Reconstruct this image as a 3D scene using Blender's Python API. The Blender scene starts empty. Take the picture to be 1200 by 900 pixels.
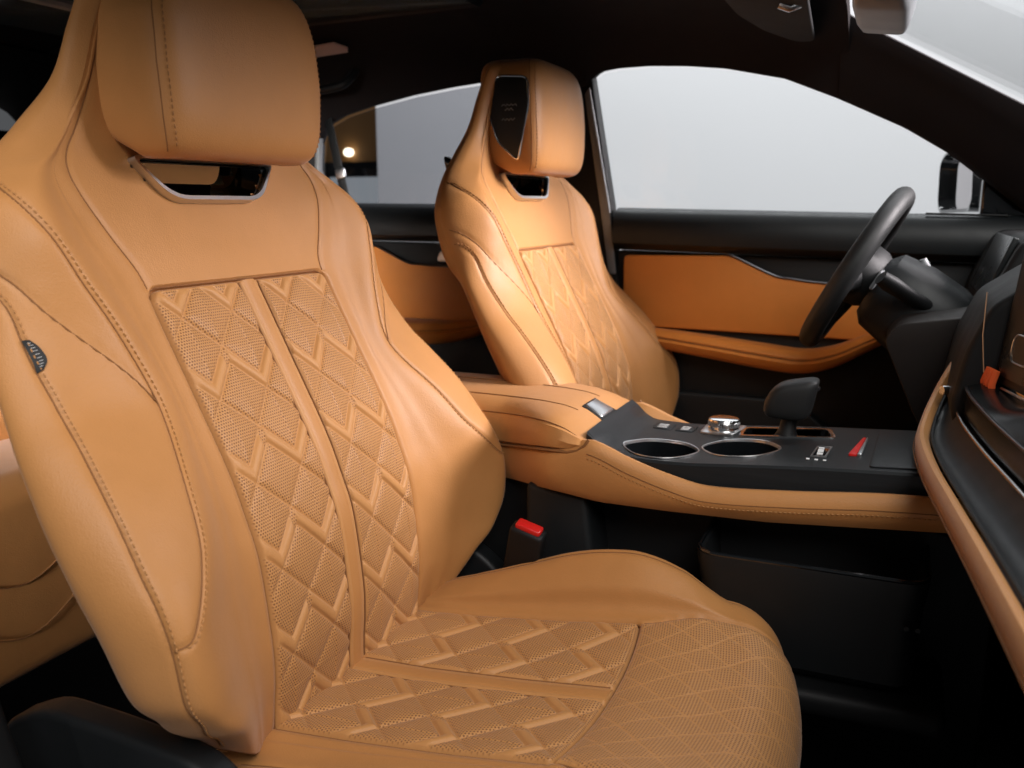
import bpy, bmesh, math, random
import numpy as np
from mathutils import Vector, kdtree
random.seed(3)
SC = bpy.context.scene
COL = SC.collection

# ------------------------------------------------------------------ materials
def new_mat(name):
    m = bpy.data.materials.new(name); m.use_nodes = True
    nt = m.node_tree
    return m, nt, nt.nodes['Principled BSDF']

def setin(b, **kw):
    for k, v in kw.items():
        b.inputs[k.replace('_', ' ')].default_value = v

def grain(nt, b, scale, strength, dist=.0006, extra=None):
    tc = nt.nodes.new('ShaderNodeTexCoord')
    v = nt.nodes.new('ShaderNodeTexVoronoi'); v.feature = 'SMOOTH_F1'; v.inputs['Scale'].default_value = scale
    n = nt.nodes.new('ShaderNodeTexNoise'); n.inputs['Scale'].default_value = scale*.35; n.inputs['Detail'].default_value = 6
    nt.links.new(tc.outputs['Object'], v.inputs['Vector']); nt.links.new(tc.outputs['Object'], n.inputs['Vector'])
    mx = nt.nodes.new('ShaderNodeMath'); mx.operation = 'ADD'
    nt.links.new(v.outputs['Distance'], mx.inputs[0]); nt.links.new(n.outputs['Fac'], mx.inputs[1])
    bp = nt.nodes.new('ShaderNodeBump'); bp.inputs['Strength'].default_value = strength; bp.inputs['Distance'].default_value = dist
    nt.links.new(mx.outputs[0], bp.inputs['Height'])
    # soft creases and unevenness of the hide
    n2 = nt.nodes.new('ShaderNodeTexNoise'); n2.inputs['Scale'].default_value = 9; n2.inputs['Detail'].default_value = 3
    nt.links.new(tc.outputs['Object'], n2.inputs['Vector'])
    bp2 = nt.nodes.new('ShaderNodeBump'); bp2.inputs['Strength'].default_value = .35; bp2.inputs['Distance'].default_value = .006
    nt.links.new(n2.outputs['Fac'], bp2.inputs['Height']); nt.links.new(bp.outputs[0], bp2.inputs['Normal'])
    nt.links.new(bp2.outputs[0], b.inputs['Normal'])
    return tc, n, bp, bp2

def leather(name, col, perf=False, rough=.47, spec=.32):
    m, nt, b = new_mat(name)
    setin(b, Roughness=rough); b.inputs['Specular IOR Level'].default_value = spec
    b.inputs['Sheen Weight'].default_value = .16; b.inputs['Sheen Roughness'].default_value = .35; b.inputs['Sheen Tint'].default_value = (1, .93, .91, 1)
    tc, n, bp, bp2 = grain(nt, b, 900, .34)
    rp = nt.nodes.new('ShaderNodeMix'); rp.data_type = 'RGBA'
    c2 = tuple(x*.88 for x in col)
    rp.inputs[6].default_value = (*c2, 1); rp.inputs[7].default_value = (*col, 1)
    n3 = nt.nodes.new('ShaderNodeTexNoise'); n3.inputs['Scale'].default_value = 30; n3.inputs['Detail'].default_value = 5
    nt.links.new(tc.outputs['Object'], n3.inputs['Vector']); nt.links.new(n3.outputs['Fac'], rp.inputs[0])
    out = rp.outputs[2]
    rr = nt.nodes.new('ShaderNodeMapRange'); rr.inputs[3].default_value = rough-.06; rr.inputs[4].default_value = rough+.08
    nt.links.new(n3.outputs['Fac'], rr.inputs[0]); nt.links.new(rr.outputs[0], b.inputs['Roughness'])
    if perf:
        uv = nt.nodes.new('ShaderNodeUVMap'); uv.uv_map = 'UVMap'
        at = nt.nodes.new('ShaderNodeAttribute'); at.attribute_name = 'perf'
        sx = nt.nodes.new('ShaderNodeSeparateXYZ'); nt.links.new(uv.outputs[0], sx.inputs[0])
        def M(op, a, bb=None, c=None):
            q = nt.nodes.new('ShaderNodeMath'); q.operation = op
            for i, x in enumerate((a, bb, c)):
                if x is None: continue
                if isinstance(x, (int, float)): q.inputs[i].default_value = x
                else: nt.links.new(x, q.inputs[i])
            return q.outputs[0]
        P = .0032
        gy = M('DIVIDE', sx.outputs[1], P)
        row = M('FLOOR', gy)
        off = M('MULTIPLY', M('MODULO', row, 2.0), .5)
        gx = M('ADD', M('DIVIDE', sx.outputs[0], P), off)
        fx = M('SUBTRACT', M('FRACT', gx), .5); fy = M('SUBTRACT', M('FRACT', gy), .5)
        d = M('SQRT', M('ADD', M('MULTIPLY', fx, fx), M('MULTIPLY', fy, fy)))
        mr = nt.nodes.new('ShaderNodeMapRange'); mr.interpolation_type = 'SMOOTHSTEP'
        mr.inputs[1].default_value = .22; mr.inputs[2].default_value = .36; mr.inputs[3].default_value = 1; mr.inputs[4].default_value = 0
        nt.links.new(d, mr.inputs[0])
        mask = M('MULTIPLY', mr.outputs[0], at.outputs['Fac'])
        mk = M('MULTIPLY', mask, .80)
        mm = nt.nodes.new('ShaderNodeMix'); mm.data_type = 'RGBA'
        nt.links.new(mk, mm.inputs[0]); nt.links.new(out, mm.inputs[6]); mm.inputs[7].default_value = (col[0]*.22, col[1]*.16, col[2]*.14, 1)
        out = mm.outputs[2]
        bp3 = nt.nodes.new('ShaderNodeBump'); bp3.inputs['Strength'].default_value = .6; bp3.inputs['Distance'].default_value = .0008
        bp3.invert = True
        nt.links.new(mask, bp3.inputs['Height']); nt.links.new(bp2.outputs[0], bp3.inputs['Normal']); nt.links.new(bp3.outputs[0], b.inputs['Normal'])
    nt.links.new(out, b.inputs['Base Color'])
    return m

def plastic(name, col, rough=.5, g=0, spec=.5, coat=0, scale=1400):
    m, nt, b = new_mat(name)
    setin(b, Base_Color=(*col, 1), Roughness=rough); b.inputs['Specular IOR Level'].default_value = spec
    if coat: b.inputs['Coat Weight'].default_value = coat; b.inputs['Coat Roughness'].default_value = .05
    tc = nt.nodes.new('ShaderNodeTexCoord')
    n = nt.nodes.new('ShaderNodeTexNoise'); n.inputs['Scale'].default_value = 25; n.inputs['Detail'].default_value = 6
    nt.links.new(tc.outputs['Object'], n.inputs['Vector'])
    rr = nt.nodes.new('ShaderNodeMapRange'); rr.inputs[3].default_value = max(.02, rough*.85); rr.inputs[4].default_value = min(1, rough*1.2)
    nt.links.new(n.outputs['Fac'], rr.inputs[0]); nt.links.new(rr.outputs[0], b.inputs['Roughness'])
    if g:
        v = nt.nodes.new('ShaderNodeTexNoise'); v.inputs['Scale'].default_value = scale; v.inputs['Detail'].default_value = 2
        nt.links.new(tc.outputs['Object'], v.inputs['Vector'])
        bp = nt.nodes.new('ShaderNodeBump'); bp.inputs['Strength'].default_value = g; bp.inputs['Distance'].default_value = .0005
        nt.links.new(v.outputs['Fac'], bp.inputs['Height']); nt.links.new(bp.outputs[0], b.inputs['Normal'])
    return m

def brushed(name, col, rough):
    m, nt, b = new_mat(name)
    setin(b, Roughness=rough); b.inputs['Specular IOR Level'].default_value = .22
    tc = nt.nodes.new('ShaderNodeTexCoord'); mp = nt.nodes.new('ShaderNodeMapping'); mp.inputs['Scale'].default_value = (6, 500, 500)
    n = nt.nodes.new('ShaderNodeTexNoise'); n.inputs['Scale'].default_value = 1; n.inputs['Detail'].default_value = 4
    nt.links.new(tc.outputs['Object'], mp.inputs[0]); nt.links.new(mp.outputs[0], n.inputs['Vector'])
    mx = nt.nodes.new('ShaderNodeMix'); mx.data_type = 'RGBA'
    mx.inputs[6].default_value = (*[c*.6 for c in col], 1); mx.inputs[7].default_value = (*[c*1.5 for c in col], 1)
    nt.links.new(n.outputs['Fac'], mx.inputs[0]); nt.links.new(mx.outputs[2], b.inputs['Base Color'])
    bp = nt.nodes.new('ShaderNodeBump'); bp.inputs['Strength'].default_value = .2; bp.inputs['Distance'].default_value = .0003
    nt.links.new(n.outputs['Fac'], bp.inputs['Height']); nt.links.new(bp.outputs[0], b.inputs['Normal'])
    return m

def metal(name, col, rough):
    m, nt, b = new_mat(name)
    setin(b, Base_Color=(*col, 1), Roughness=rough, Metallic=1.0)
    return m

def glass(name, tint, gloss=.06):
    m = bpy.data.materials.new(name); m.use_nodes = True
    nt = m.node_tree; nt.nodes.clear()
    o = nt.nodes.new('ShaderNodeOutputMaterial'); t = nt.nodes.new('ShaderNodeBsdfTransparent'); t.inputs[0].default_value = (*tint, 1)
    g = nt.nodes.new('ShaderNodeBsdfGlossy'); g.inputs['Roughness'].default_value = .02
    f = nt.nodes.new('ShaderNodeLayerWeight'); f.inputs[0].default_value = .5
    p5 = nt.nodes.new('ShaderNodeMath'); p5.operation = 'POWER'; p5.inputs[1].default_value = 5
    ml = nt.nodes.new('ShaderNodeMath'); ml.operation = 'MULTIPLY_ADD'; ml.inputs[1].default_value = .5; ml.inputs[2].default_value = .02
    nt.links.new(f.outputs['Facing'], p5.inputs[0]); nt.links.new(p5.outputs[0], ml.inputs[0])
    mx = nt.nodes.new('ShaderNodeMixShader')
    nt.links.new(ml.outputs[0], mx.inputs[0]); nt.links.new(t.outputs[0], mx.inputs[1]); nt.links.new(g.outputs[0], mx.inputs[2])
    nt.links.new(mx.outputs[0], o.inputs[0])
    return m

def emit(name, col, s):
    m = bpy.data.materials.new(name); m.use_nodes = True
    nt = m.node_tree; nt.nodes.clear()
    o = nt.nodes.new('ShaderNodeOutputMaterial'); e = nt.nodes.new('ShaderNodeEmission')
    e.inputs[0].default_value = (*col, 1); e.inputs[1].default_value = s
    nt.links.new(e.outputs[0], o.inputs[0])
    return m

TAN = (.455, .208, .066)
M_TAN = leather('tan_leather', TAN)
M_PERF = leather('perforated_tan_leather', (.48, .232, .080), perf=True, rough=.5, spec=.3)
M_DOOR = leather('warm_lit_tan_leather', (.56, .195, .036))  # same leather as the seats, the richer light on it put into the colour
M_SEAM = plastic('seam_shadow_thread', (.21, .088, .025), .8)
M_THREAD = plastic('tan_thread', (.40, .19, .06), .7)
M_THREAD_D = plastic('brown_thread', (.30, .14, .045), .7)
M_BLK = plastic('black_soft_plastic', (.005, .0054, .006), .55, g=.25, spec=.3)
M_BLK2 = plastic('charcoal_plastic', (.007, .0082, .0092), .46, g=.25, spec=.3)
M_GLOSS = plastic('gloss_black', (.005, .006, .007), .14, coat=.6)
M_PANEL = brushed('brushed_black_panel', (.0115, .013, .0145), .45)
M_FAB = plastic('dark_roof_fabric', (.015, .0125, .013), .95, g=.5, spec=.1, scale=700)
M_CARP = plastic('black_carpet', (.008, .008, .009), .95, g=.5, spec=.1, scale=500)
M_CHROME = metal('satin_chrome', (.78, .78, .78), .16)
M_SILVER = metal('brushed_silver', (.62, .62, .63), .32)
M_DARKMET = metal('dark_metal', (.12, .12, .13), .3)
M_SATIN = plastic('satin_black', (.007, .008, .0085), .2, g=.15, spec=.35)
M_SCREEN = plastic('dark_screen_glass', (.012, .014, .015), .28, spec=.4)
M_INLAY = plastic('black_mesh_inlay', (.006, .0065, .007), .42, g=.5, scale=1600)
M_GREY = plastic('grey_trim', (.20, .21, .22), .45, g=.1)
M_RED = plastic('red_plastic', (.55, .012, .01), .35)
M_ORANGE = plastic('orange_tag', (.85, .13, .03), .5)
M_WHITE = plastic('white_print', (.7, .7, .7), .6)
M_LEATHB = plastic('black_leather', (.009, .0095, .010), .55, g=.4, scale=900, spec=.35)
M_MIRROR = metal('mirror_silver', (.62, .59, .60), .04)
M_GLASSF = glass('clear_window_glass', (.97, .985, .985))
M_GLASSR = glass('tinted_window_glass', (.66, .67, .69))
M_SUNROOF = plastic('light_tinted_sunroof_glass', (.12, .16, .165), .12, coat=.5)  # base colour lightened in place of outside light coming through the glass

# ------------------------------------------------------------------ helpers
def link(o, parent=None):
    COL.objects.link(o)
    if parent: o.parent = parent
    return o

def tag(o, label=None, cat=None, group=None, kind=None):
    if label: o['label'] = label
    if cat: o['category'] = cat
    if group: o['group'] = group
    if kind: o['kind'] = kind
    return o

def empty(name, loc, label, cat, group=None):
    o = bpy.data.objects.new(name, None); o.location = loc; o.empty_display_size = .1
    link(o); return tag(o, label, cat, group)

def raw(name, V, F, mat, parent=None, smooth=True, uv=None, attr=None, off=None, label=None):
    """One mesh object from vertex and face arrays (faces: (n,4) or list of tuples)."""
    V = np.asarray(V, dtype=np.float32)
    if off is not None: V = V - np.asarray(off, dtype=np.float32)
    me = bpy.data.meshes.new(name)
    if isinstance(F, np.ndarray):
        n, k = F.shape
        me.vertices.add(len(V)); me.vertices.foreach_set('co', V.ravel())
        me.loops.add(n*k); me.loops.foreach_set('vertex_index', F.astype(np.int32).ravel())
        me.polygons.add(n); me.polygons.foreach_set('loop_start', np.arange(0, n*k, k, dtype=np.int32))
        me.update(calc_edges=True)
        if uv is not None:
            u = me.uv_layers.new(name='UVMap'); u.data.foreach_set('uv', np.asarray(uv, dtype=np.float32)[F.ravel()].ravel())
        if attr is not None:
            a = me.attributes.new('perf', 'FLOAT', 'POINT'); a.data.foreach_set('value', np.asarray(attr, dtype=np.float32))
    else:
        me.from_pydata([tuple(map(float, v)) for v in V], [], [tuple(map(int, f)) for f in F]); me.update()
    me.validate()
    if smooth: me.polygons.foreach_set('use_smooth', [True]*len(me.polygons))
    me.materials.append(mat)
    o = bpy.data.objects.new(name, me); link(o, parent)
    if label: o['label'] = label
    return o

def gridF(nr, nc, wrap=False, flip=False):
    r = np.arange(nr-1)[:, None]; c = np.arange(nc if wrap else nc-1)[None, :]
    c2 = (c+1) % nc
    a = r*nc+c; b = r*nc+c2; d = (r+1)*nc+c2; e = (r+1)*nc+c
    F = np.stack([a, b, d, e], -1).reshape(-1, 4)
    return F[:, ::-1] if flip else F

def spline(pts, n=None, ts=None, closed=False):
    """Catmull-Rom through pts; n samples or given parameter values ts in [0, len-1]."""
    P = np.asarray(pts, float)
    if closed: P = np.concatenate([P[-1:], P, P[:2]])
    else: P = np.concatenate([[2*P[0]-P[1]], P, [2*P[-1]-P[-2]]])
    m = len(P)-3
    if ts is None: ts = np.linspace(0, m, n, endpoint=not closed)
    ts = np.clip(np.asarray(ts, float), 0, m); i = np.minimum(ts.astype(int), m-1); t = (ts-i)[:, None]
    p0, p1, p2, p3 = P[i], P[i+1], P[i+2], P[i+3]
    return .5*((2*p1)+(-p0+p2)*t+(2*p0-5*p1+4*p2-p3)*t**2+(-p0+3*p1-3*p2+p3)*t**3)

def ss(a, b, x):
    t = np.clip((x-a)/(b-a), 0, 1); return t*t*(3-2*t)

def normals(P, wrap=False):
    du = np.gradient(P, axis=1)
    if wrap: du = (np.roll(P, -1, 1)-np.roll(P, 1, 1))*.5
    dv = np.gradient(P, axis=0)
    N = np.cross(du, dv); L = np.linalg.norm(N, axis=-1, keepdims=True); L[L < 1e-12] = 1
    return N/L

def tube_arr(pts, r, k=8, closed=False, flat=None):
    """Vertices and faces of a tube along pts; r scalar or per point; flat=(w,h) for an oval section."""
    P = np.asarray(pts, float); n = len(P)
    R = np.broadcast_to(np.asarray(r, float), (n,))
    T = (np.roll(P, -1, 0)-np.roll(P, 1, 0)) if closed else np.gradient(P, axis=0)
    T /= np.maximum(np.linalg.norm(T, axis=1, keepdims=True), 1e-9)
    up = np.array([0, 0, 1.]) if abs(T[0, 2]) < .9 else np.array([1., 0, 0])
    V = []
    u = np.cross(T[0], up); u /= np.linalg.norm(u)
    for i in range(n):
        u = u-T[i]*np.dot(u, T[i]); u /= max(np.linalg.norm(u), 1e-9)
        w = np.cross(T[i], u)
        a = np.arange(k)*2*math.pi/k
        fu, fw = flat if flat else (1, 1)
        V.append(P[i]+R[i]*(np.cos(a)[:, None]*u*fu+np.sin(a)[:, None]*w*fw))
    V = np.concatenate(V)
    F = [tuple(x) for x in gridF(n, k, wrap=True)]
    if closed:
        F += [((n-1)*k+j, (n-1)*k+(j+1) % k, (j+1) % k, j) for j in range(k)]
    else:
        F += [tuple(range(k))[::-1], tuple((n-1)*k+j for j in range(k))]
    return V, F

class MB:
    """Collects shapes into one mesh."""
    def __init__(s): s.V = []; s.F = []; s.n = 0
    def add(s, V, F):
        V = np.asarray(V, float); s.V.append(V); s.F += [tuple(int(i)+s.n for i in f) for f in F]; s.n += len(V); return s
    def tube(s, pts, r, k=8, closed=False, flat=None): return s.add(*tube_arr(pts, r, k, closed, flat))
    def prism(s, poly, axis, lo, hi):
        """poly: 2-D outline in the two other axes (in x,y,z order), extruded along axis."""
        n = len(poly); V = []
        for v in (lo, hi):
            for p in poly:
                q = list(p); q.insert('xyz'.index(axis), v); V.append(q)
        F = [tuple(range(n))[::-1], tuple(range(n, 2*n))]+[(i, (i+1) % n, n+(i+1) % n, n+i) for i in range(n)]
        return s.add(V, F)
    def box(s, lo, hi):
        return s.prism([(lo[0], lo[1]), (hi[0], lo[1]), (hi[0], hi[1]), (lo[0], hi[1])], 'z', lo[2], hi[2])
    def build(s, name, mat, parent=None, bevel=0, seg=3, smooth=True, off=None, label=None, angle=40):
        V = np.concatenate(s.V)
        if off is not None: V = V-np.asarray(off)
        bm = bmesh.new()
        vs = [bm.verts.new(v) for v in V]
        for f in s.F:
            try: bm.faces.new([vs[i] for i in f])
            except ValueError: pass
        bmesh.ops.recalc_face_normals(bm, faces=bm.faces)
        if bevel:
            es = [e for e in bm.edges if len(e.link_faces) == 2 and e.calc_face_angle(0) > math.radians(angle)]
            bmesh.ops.bevel(bm, geom=es, offset=bevel, segments=seg, profile=.5, affect='EDGES', clamp_overlap=True)
        me = bpy.data.meshes.new(name); bm.to_mesh(me); bm.free()
        me.materials.append(mat)
        if smooth:
            me.polygons.foreach_set('use_smooth', [True]*len(me.polygons))
            me.set_sharp_from_angle(angle=math.radians(38))
        o = bpy.data.objects.new(name, me); link(o, parent)
        if label: o['label'] = label
        return o

def rpoly(pts, r, n=5):
    """Round the corners of a 2-D polygon."""
    out = []; m = len(pts)
    for i in range(m):
        p = np.array(pts[i], float); a = np.array(pts[i-1], float); b = np.array(pts[(i+1) % m], float)
        rr = r[i] if isinstance(r, (list, tuple)) else r
        la = np.linalg.norm(a-p); lb = np.linalg.norm(b-p); q = min(rr, la*.45, lb*.45)
        s = p+(a-p)/la*q; e = p+(b-p)/lb*q
        for t in np.linspace(0, 1, n): out.append(tuple((1-t)**2*s+2*t*(1-t)*p+t*t*e))
    return out

def loft(name, secs, mat, parent=None, off=None, caps=True, wrap=True, bevel=0, label=None):
    """secs: list of equal-length 3-D sections."""
    S = np.asarray(secs, float); n, k, _ = S.shape
    mb = MB(); F = [tuple(f) for f in gridF(n, k, wrap=wrap)]
    if caps and wrap: F += [tuple(range(k))[::-1], tuple((n-1)*k+j for j in range(k))]
    mb.add(S.reshape(-1, 3), F)
    return mb.build(name, mat, parent, bevel=bevel, off=off, label=label)

def dashes(curve, nrm, spacing=.0062, ln=.0042, r=.0007, lift=.0004):
    """Little thread stitches along a curve lying on a surface."""
    C = np.asarray(curve, float); d = np.concatenate([[0], np.cumsum(np.linalg.norm(np.diff(C, axis=0), axis=1))])
    mb = MB(); s = spacing*.5
    def at(x, A): return np.array([np.interp(x, d, A[:, k]) for k in range(3)])
    N = np.asarray(nrm, float)
    while s < d[-1]-spacing*.5:
        n = at(s, N); n /= max(np.linalg.norm(n), 1e-9)
        a = at(s-ln/2, C)+n*(lift-.0006); m = at(s, C)+n*(lift+.0004); b = at(s+ln/2, C)+n*(lift-.0006)
        mb.tube([a, (a+m)/2+n*.0002, m, (m+b)/2+n*.0002, b], [r*.5, r, r, r, r*.5], 6)
        s += spacing
    return mb

# ------------------------------------------------------------------ seats
SX, SY = -.56, -.385
PROF = np.array([(-.5605, .50), (-.5603, .545), (-.5595, .589), (-.557, .625), (-.558, .665), (-.568, .745), (-.582, .79), (-.603, .843), (-.648, .931), (-.695, 1.022), (-.722, 1.077),
                 (-.742, 1.125), (-.752, 1.165), (-.754, 1.21), (-.748, 1.26), (-.739, 1.31), (-.731, 1.345), (-.724, 1.37)])
_d = spline(PROF, 1200)
_h = np.concatenate([[0], np.cumsum(np.hypot(np.diff(_d[:, 0]), np.diff(_d[:, 1])))])
_h -= np.interp(.589, _d[:, 1], _h)
def prof(h):
    x = np.interp(h, _h, _d[:, 0]); z = np.interp(h, _h, _d[:, 1]); e = .004
    tx = np.interp(h+e, _h, _d[:, 0])-np.interp(h-e, _h, _d[:, 0]); tz = np.interp(h+e, _h, _d[:, 1])-np.interp(h-e, _h, _d[:, 1])
    L = np.hypot(tx, tz); return x, z, tz/L, -tx/L
def hpos(h, s, t):
    x, z, nx, nz = prof(h); return np.stack(np.broadcast_arrays(x+nx*t, s, z+nz*t), -1)

# rows: h, (p1 s,t), (p3 s,t), (p4 s,t), (p5 s,t), (p6 s,t), p7 t
ROWS = [
 (-.050, .150, -.010, .205, .012, .228, -.004, .232, -.035, .180, -.080, -.09),
 (-.020, .150, -.002, .232, .030, .256, .012, .262, -.030, .200, -.088, -.10),
 (.020, .150, .0, .262, .048, .284, .025, .288, -.022, .222, -.098, -.11),
 (.060, .150, .0, .280, .054, .304, .040, .304, -.016, .225, -.104, -.115),
 (.100, .150, .0, .291, .058, .323, .047, .326, -.014, .228, -.108, -.12),
 (.150, .150, .0, .296, .057, .328, .049, .338, -.018, .230, -.112, -.125),
 (.200, .150, .0, .264, .046, .326, .039, .343, -.026, .232, -.114, -.128),
 (.257, .150, .0, .240, .031, .319, .025, .343, -.036, .234, -.116, -.128),
 (.320, .150, .0, .214, .014, .307, .007, .335, -.044, .232, -.116, -.128),
 (.360, .150, .0, .211, .011, .301, -.005, .325, -.052, .228, -.112, -.124),
 (.420, .150, .0, .227, .018, .298, -.014, .312, -.058, .226, -.108, -.12),
 (.470, .152, .002, .247, .025, .294, -.010, .302, -.058, .256, -.110, -.12),
 (.510, .172, .008, .258, .029, .292, -.004, .300, -.056, .252, -.106, -.116),
 (.550, .190, .012, .252, .024, .284, -.002, .290, -.052, .240, -.100, -.110),
 (.580, .194, .010, .234, .014, .262, -.010, .266, -.050, .218, -.090, -.100),
 (.603, .185, .006, .206, .008, .236, -.014, .239, -.048, .192, -.082, -.09),
 (.630, .165, .003, .180, .003, .205, -.012, .207, -.040, .166, -.068, -.075),
 (.673, .143, .001, .150, .001, .168, -.010, .168, -.030, .136, -.050, -.056),
 (.723, .130, .0, .137, .0, .152, -.010, .152, -.026, .126, -.042, -.046),
 (.765, .118, .0, .124, .0, .138, -.010, .138, -.024, .114, -.038, -.042),
 (.786, .098, .0, .106, .0, .118, -.010, .118, -.022, .096, -.034, -.038),
 (.796, .060, -.006, .066, -.006, .078, -.014, .079, -.022, .064, -.030, -.034),
]
_R = np.array(ROWS)
def _rowinterp(h):
    # smooth monotone-ish interpolation of the control table
    hs = _R[:, 0]; ts = np.interp(h, hs, np.arange(len(hs)))
    # use Catmull-Rom in index space with true h remapping
    fine = np.linspace(0, len(hs)-1, 900); H = spline(_R, ts=fine)
    hh = np.maximum.accumulate(H[:, 0])
    return np.stack([np.interp(h, hh, H[:, k]) for k in range(H.shape[1])], -1)
CNT = [22, 14, 14, 22, 16, 20, 14]     # samples per control segment
def _tpar():
    t = [0.]
    for i, n in enumerate(CNT):
        k = np.arange(1, n+1)/n; t += list(i+.5-.5*np.cos(math.pi*k))
    return np.array(t)
TP = _tpar()
CIDX = np.concatenate([[0], np.cumsum(CNT)])
def wh(h, s, t):
    return h+.052*ss(.155, .265, np.abs(s))*(1-ss(-.05, .11, h))+.03*(1-ss(-.09, .0, t))*(1-ss(-.05, .11, h))
def half_section(h):
    """Right half cross-sections (s,t) for array h -> (nh, ncol, 2)."""
    R = _rowinterp(np.asarray(h, float)); R[:, [8]] *= .80; R[:, [10]] *= .70; R[:, 11] *= .75; out = []
    for r in R:
        s1, t1, s3, t3, s4, t4, s5, t5, s6, t6, t7 = r[1:12]
        pts = [(0, min(t1, 0)), (s1, t1), (s1+(s3-s1)*.48, t1+(t3-t1)*.36), (s3, t3), (s4, t4), (s5, t5), (s6, t6), (0, t7)]
        seg = spline(pts, ts=TP)
        # straight centre, so that the inset lies flat
        k = CIDX[1]; seg[:k+1, 0] = s1*TP[:k+1]; seg[:k+1, 1] = pts[0][1]+(t1-pts[0][1])*TP[:k+1]**2
        out.append(seg)
    return np.array(out)

SLOT = rpoly([(-.113, .598), (-.072, .552), (.072, .552), (.113, .598)], [.012, .022, .022, .012], 7)
HOLE = rpoly([(-.080, .590), (-.054, .562), (.054, .562), (.080, .590)], [.008, .012, .012, .008], 5)
def inpoly(x, y, poly):
    P = np.array(poly); n = len(P); ins = np.zeros(x.shape, bool)
    for i in range(n):
        x1, y1 = P[i-1]; x2, y2 = P[i]
        if y1 == y2: continue
        c = ((y1 > y) != (y2 > y)) & (x < (x2-x1)*(y-y1)/(y2-y1)+x1); ins ^= c
    return ins

def rrect_sd(s, h, hw, h0, h1, r):
    cx = np.abs(s)-(hw-r); cy = np.abs(h-(h0+h1)/2)-((h1-h0)/2-r)
    return -(np.hypot(np.maximum(cx, 0), np.maximum(cy, 0))+np.minimum(np.maximum(cx, cy), 0)-r)   # >0 inside

def quilt(s, h, h0=.43, lw=.075, lh=.0935, c0=.0495):
    """Height and perforation mask of the chevron quilting. Tick points lie at s=+-c0, +-(c0+lw); rows every lh."""
    q = (s-c0)/lw; q = np.where(s < 0, (s+c0)/lw, q)
    fs = (q-np.round(q))*lw; f = np.abs(fs)                       # signed distance to the nearest tick point
    tb = .0192; a = (lh-tb)/lw; nl = math.hypot(1, a)             # upright thickness of a band, slope of the lattice
    up = h-h0-a*f; kb = np.abs(up/lh-np.round(up/lh))*lh          # distance from the band's middle, upright
    dn = h-(h0-tb/2)+a*f; dn = np.abs(dn/lh-np.round(dn/lh))*lh/nl
    de = (kb-tb/2)/nl                                             # distance outside the band edge
    inside = de < 0
    g = ss(.0275, .0305, fs)                                      # the ticks stop short of each other
    dg = dn
    puff = 1-np.exp(-np.minimum(np.abs(de), dg)/.0075)
    gs = np.where(fs > 0, 1.0, .40)
    dia = .0036*puff*(.55+.45*gs)-.0014*gs*np.exp(-(dg/.0026)**2)
    band = .0030*np.clip(1-(kb/(tb*.5))**2, 0, 1)**.8
    z = np.where(inside, band*(1-g)+g*.0012*np.clip(1-(kb/(tb*.5))**2, 0, 1), dia)
    z = z-.0012*np.exp(-(de/.0017)**2)*(1-.7*g)
    # every pad is stuffed a little differently
    cell = np.round(q)*3.7+np.round((h-h0)/lh)*5.3+(s > 0)*2.1
    z = z*1.0*(1+.16*np.sin(cell*12.9))
    m = np.where(inside, ss(.6, 1, g)*.9, ss(.0008, .0022, de))*np.where(fs > 0, ss(.0005, .0016, dg), 1-.6*(1-ss(.0003, .0011, dg)))
    return z, m

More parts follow.
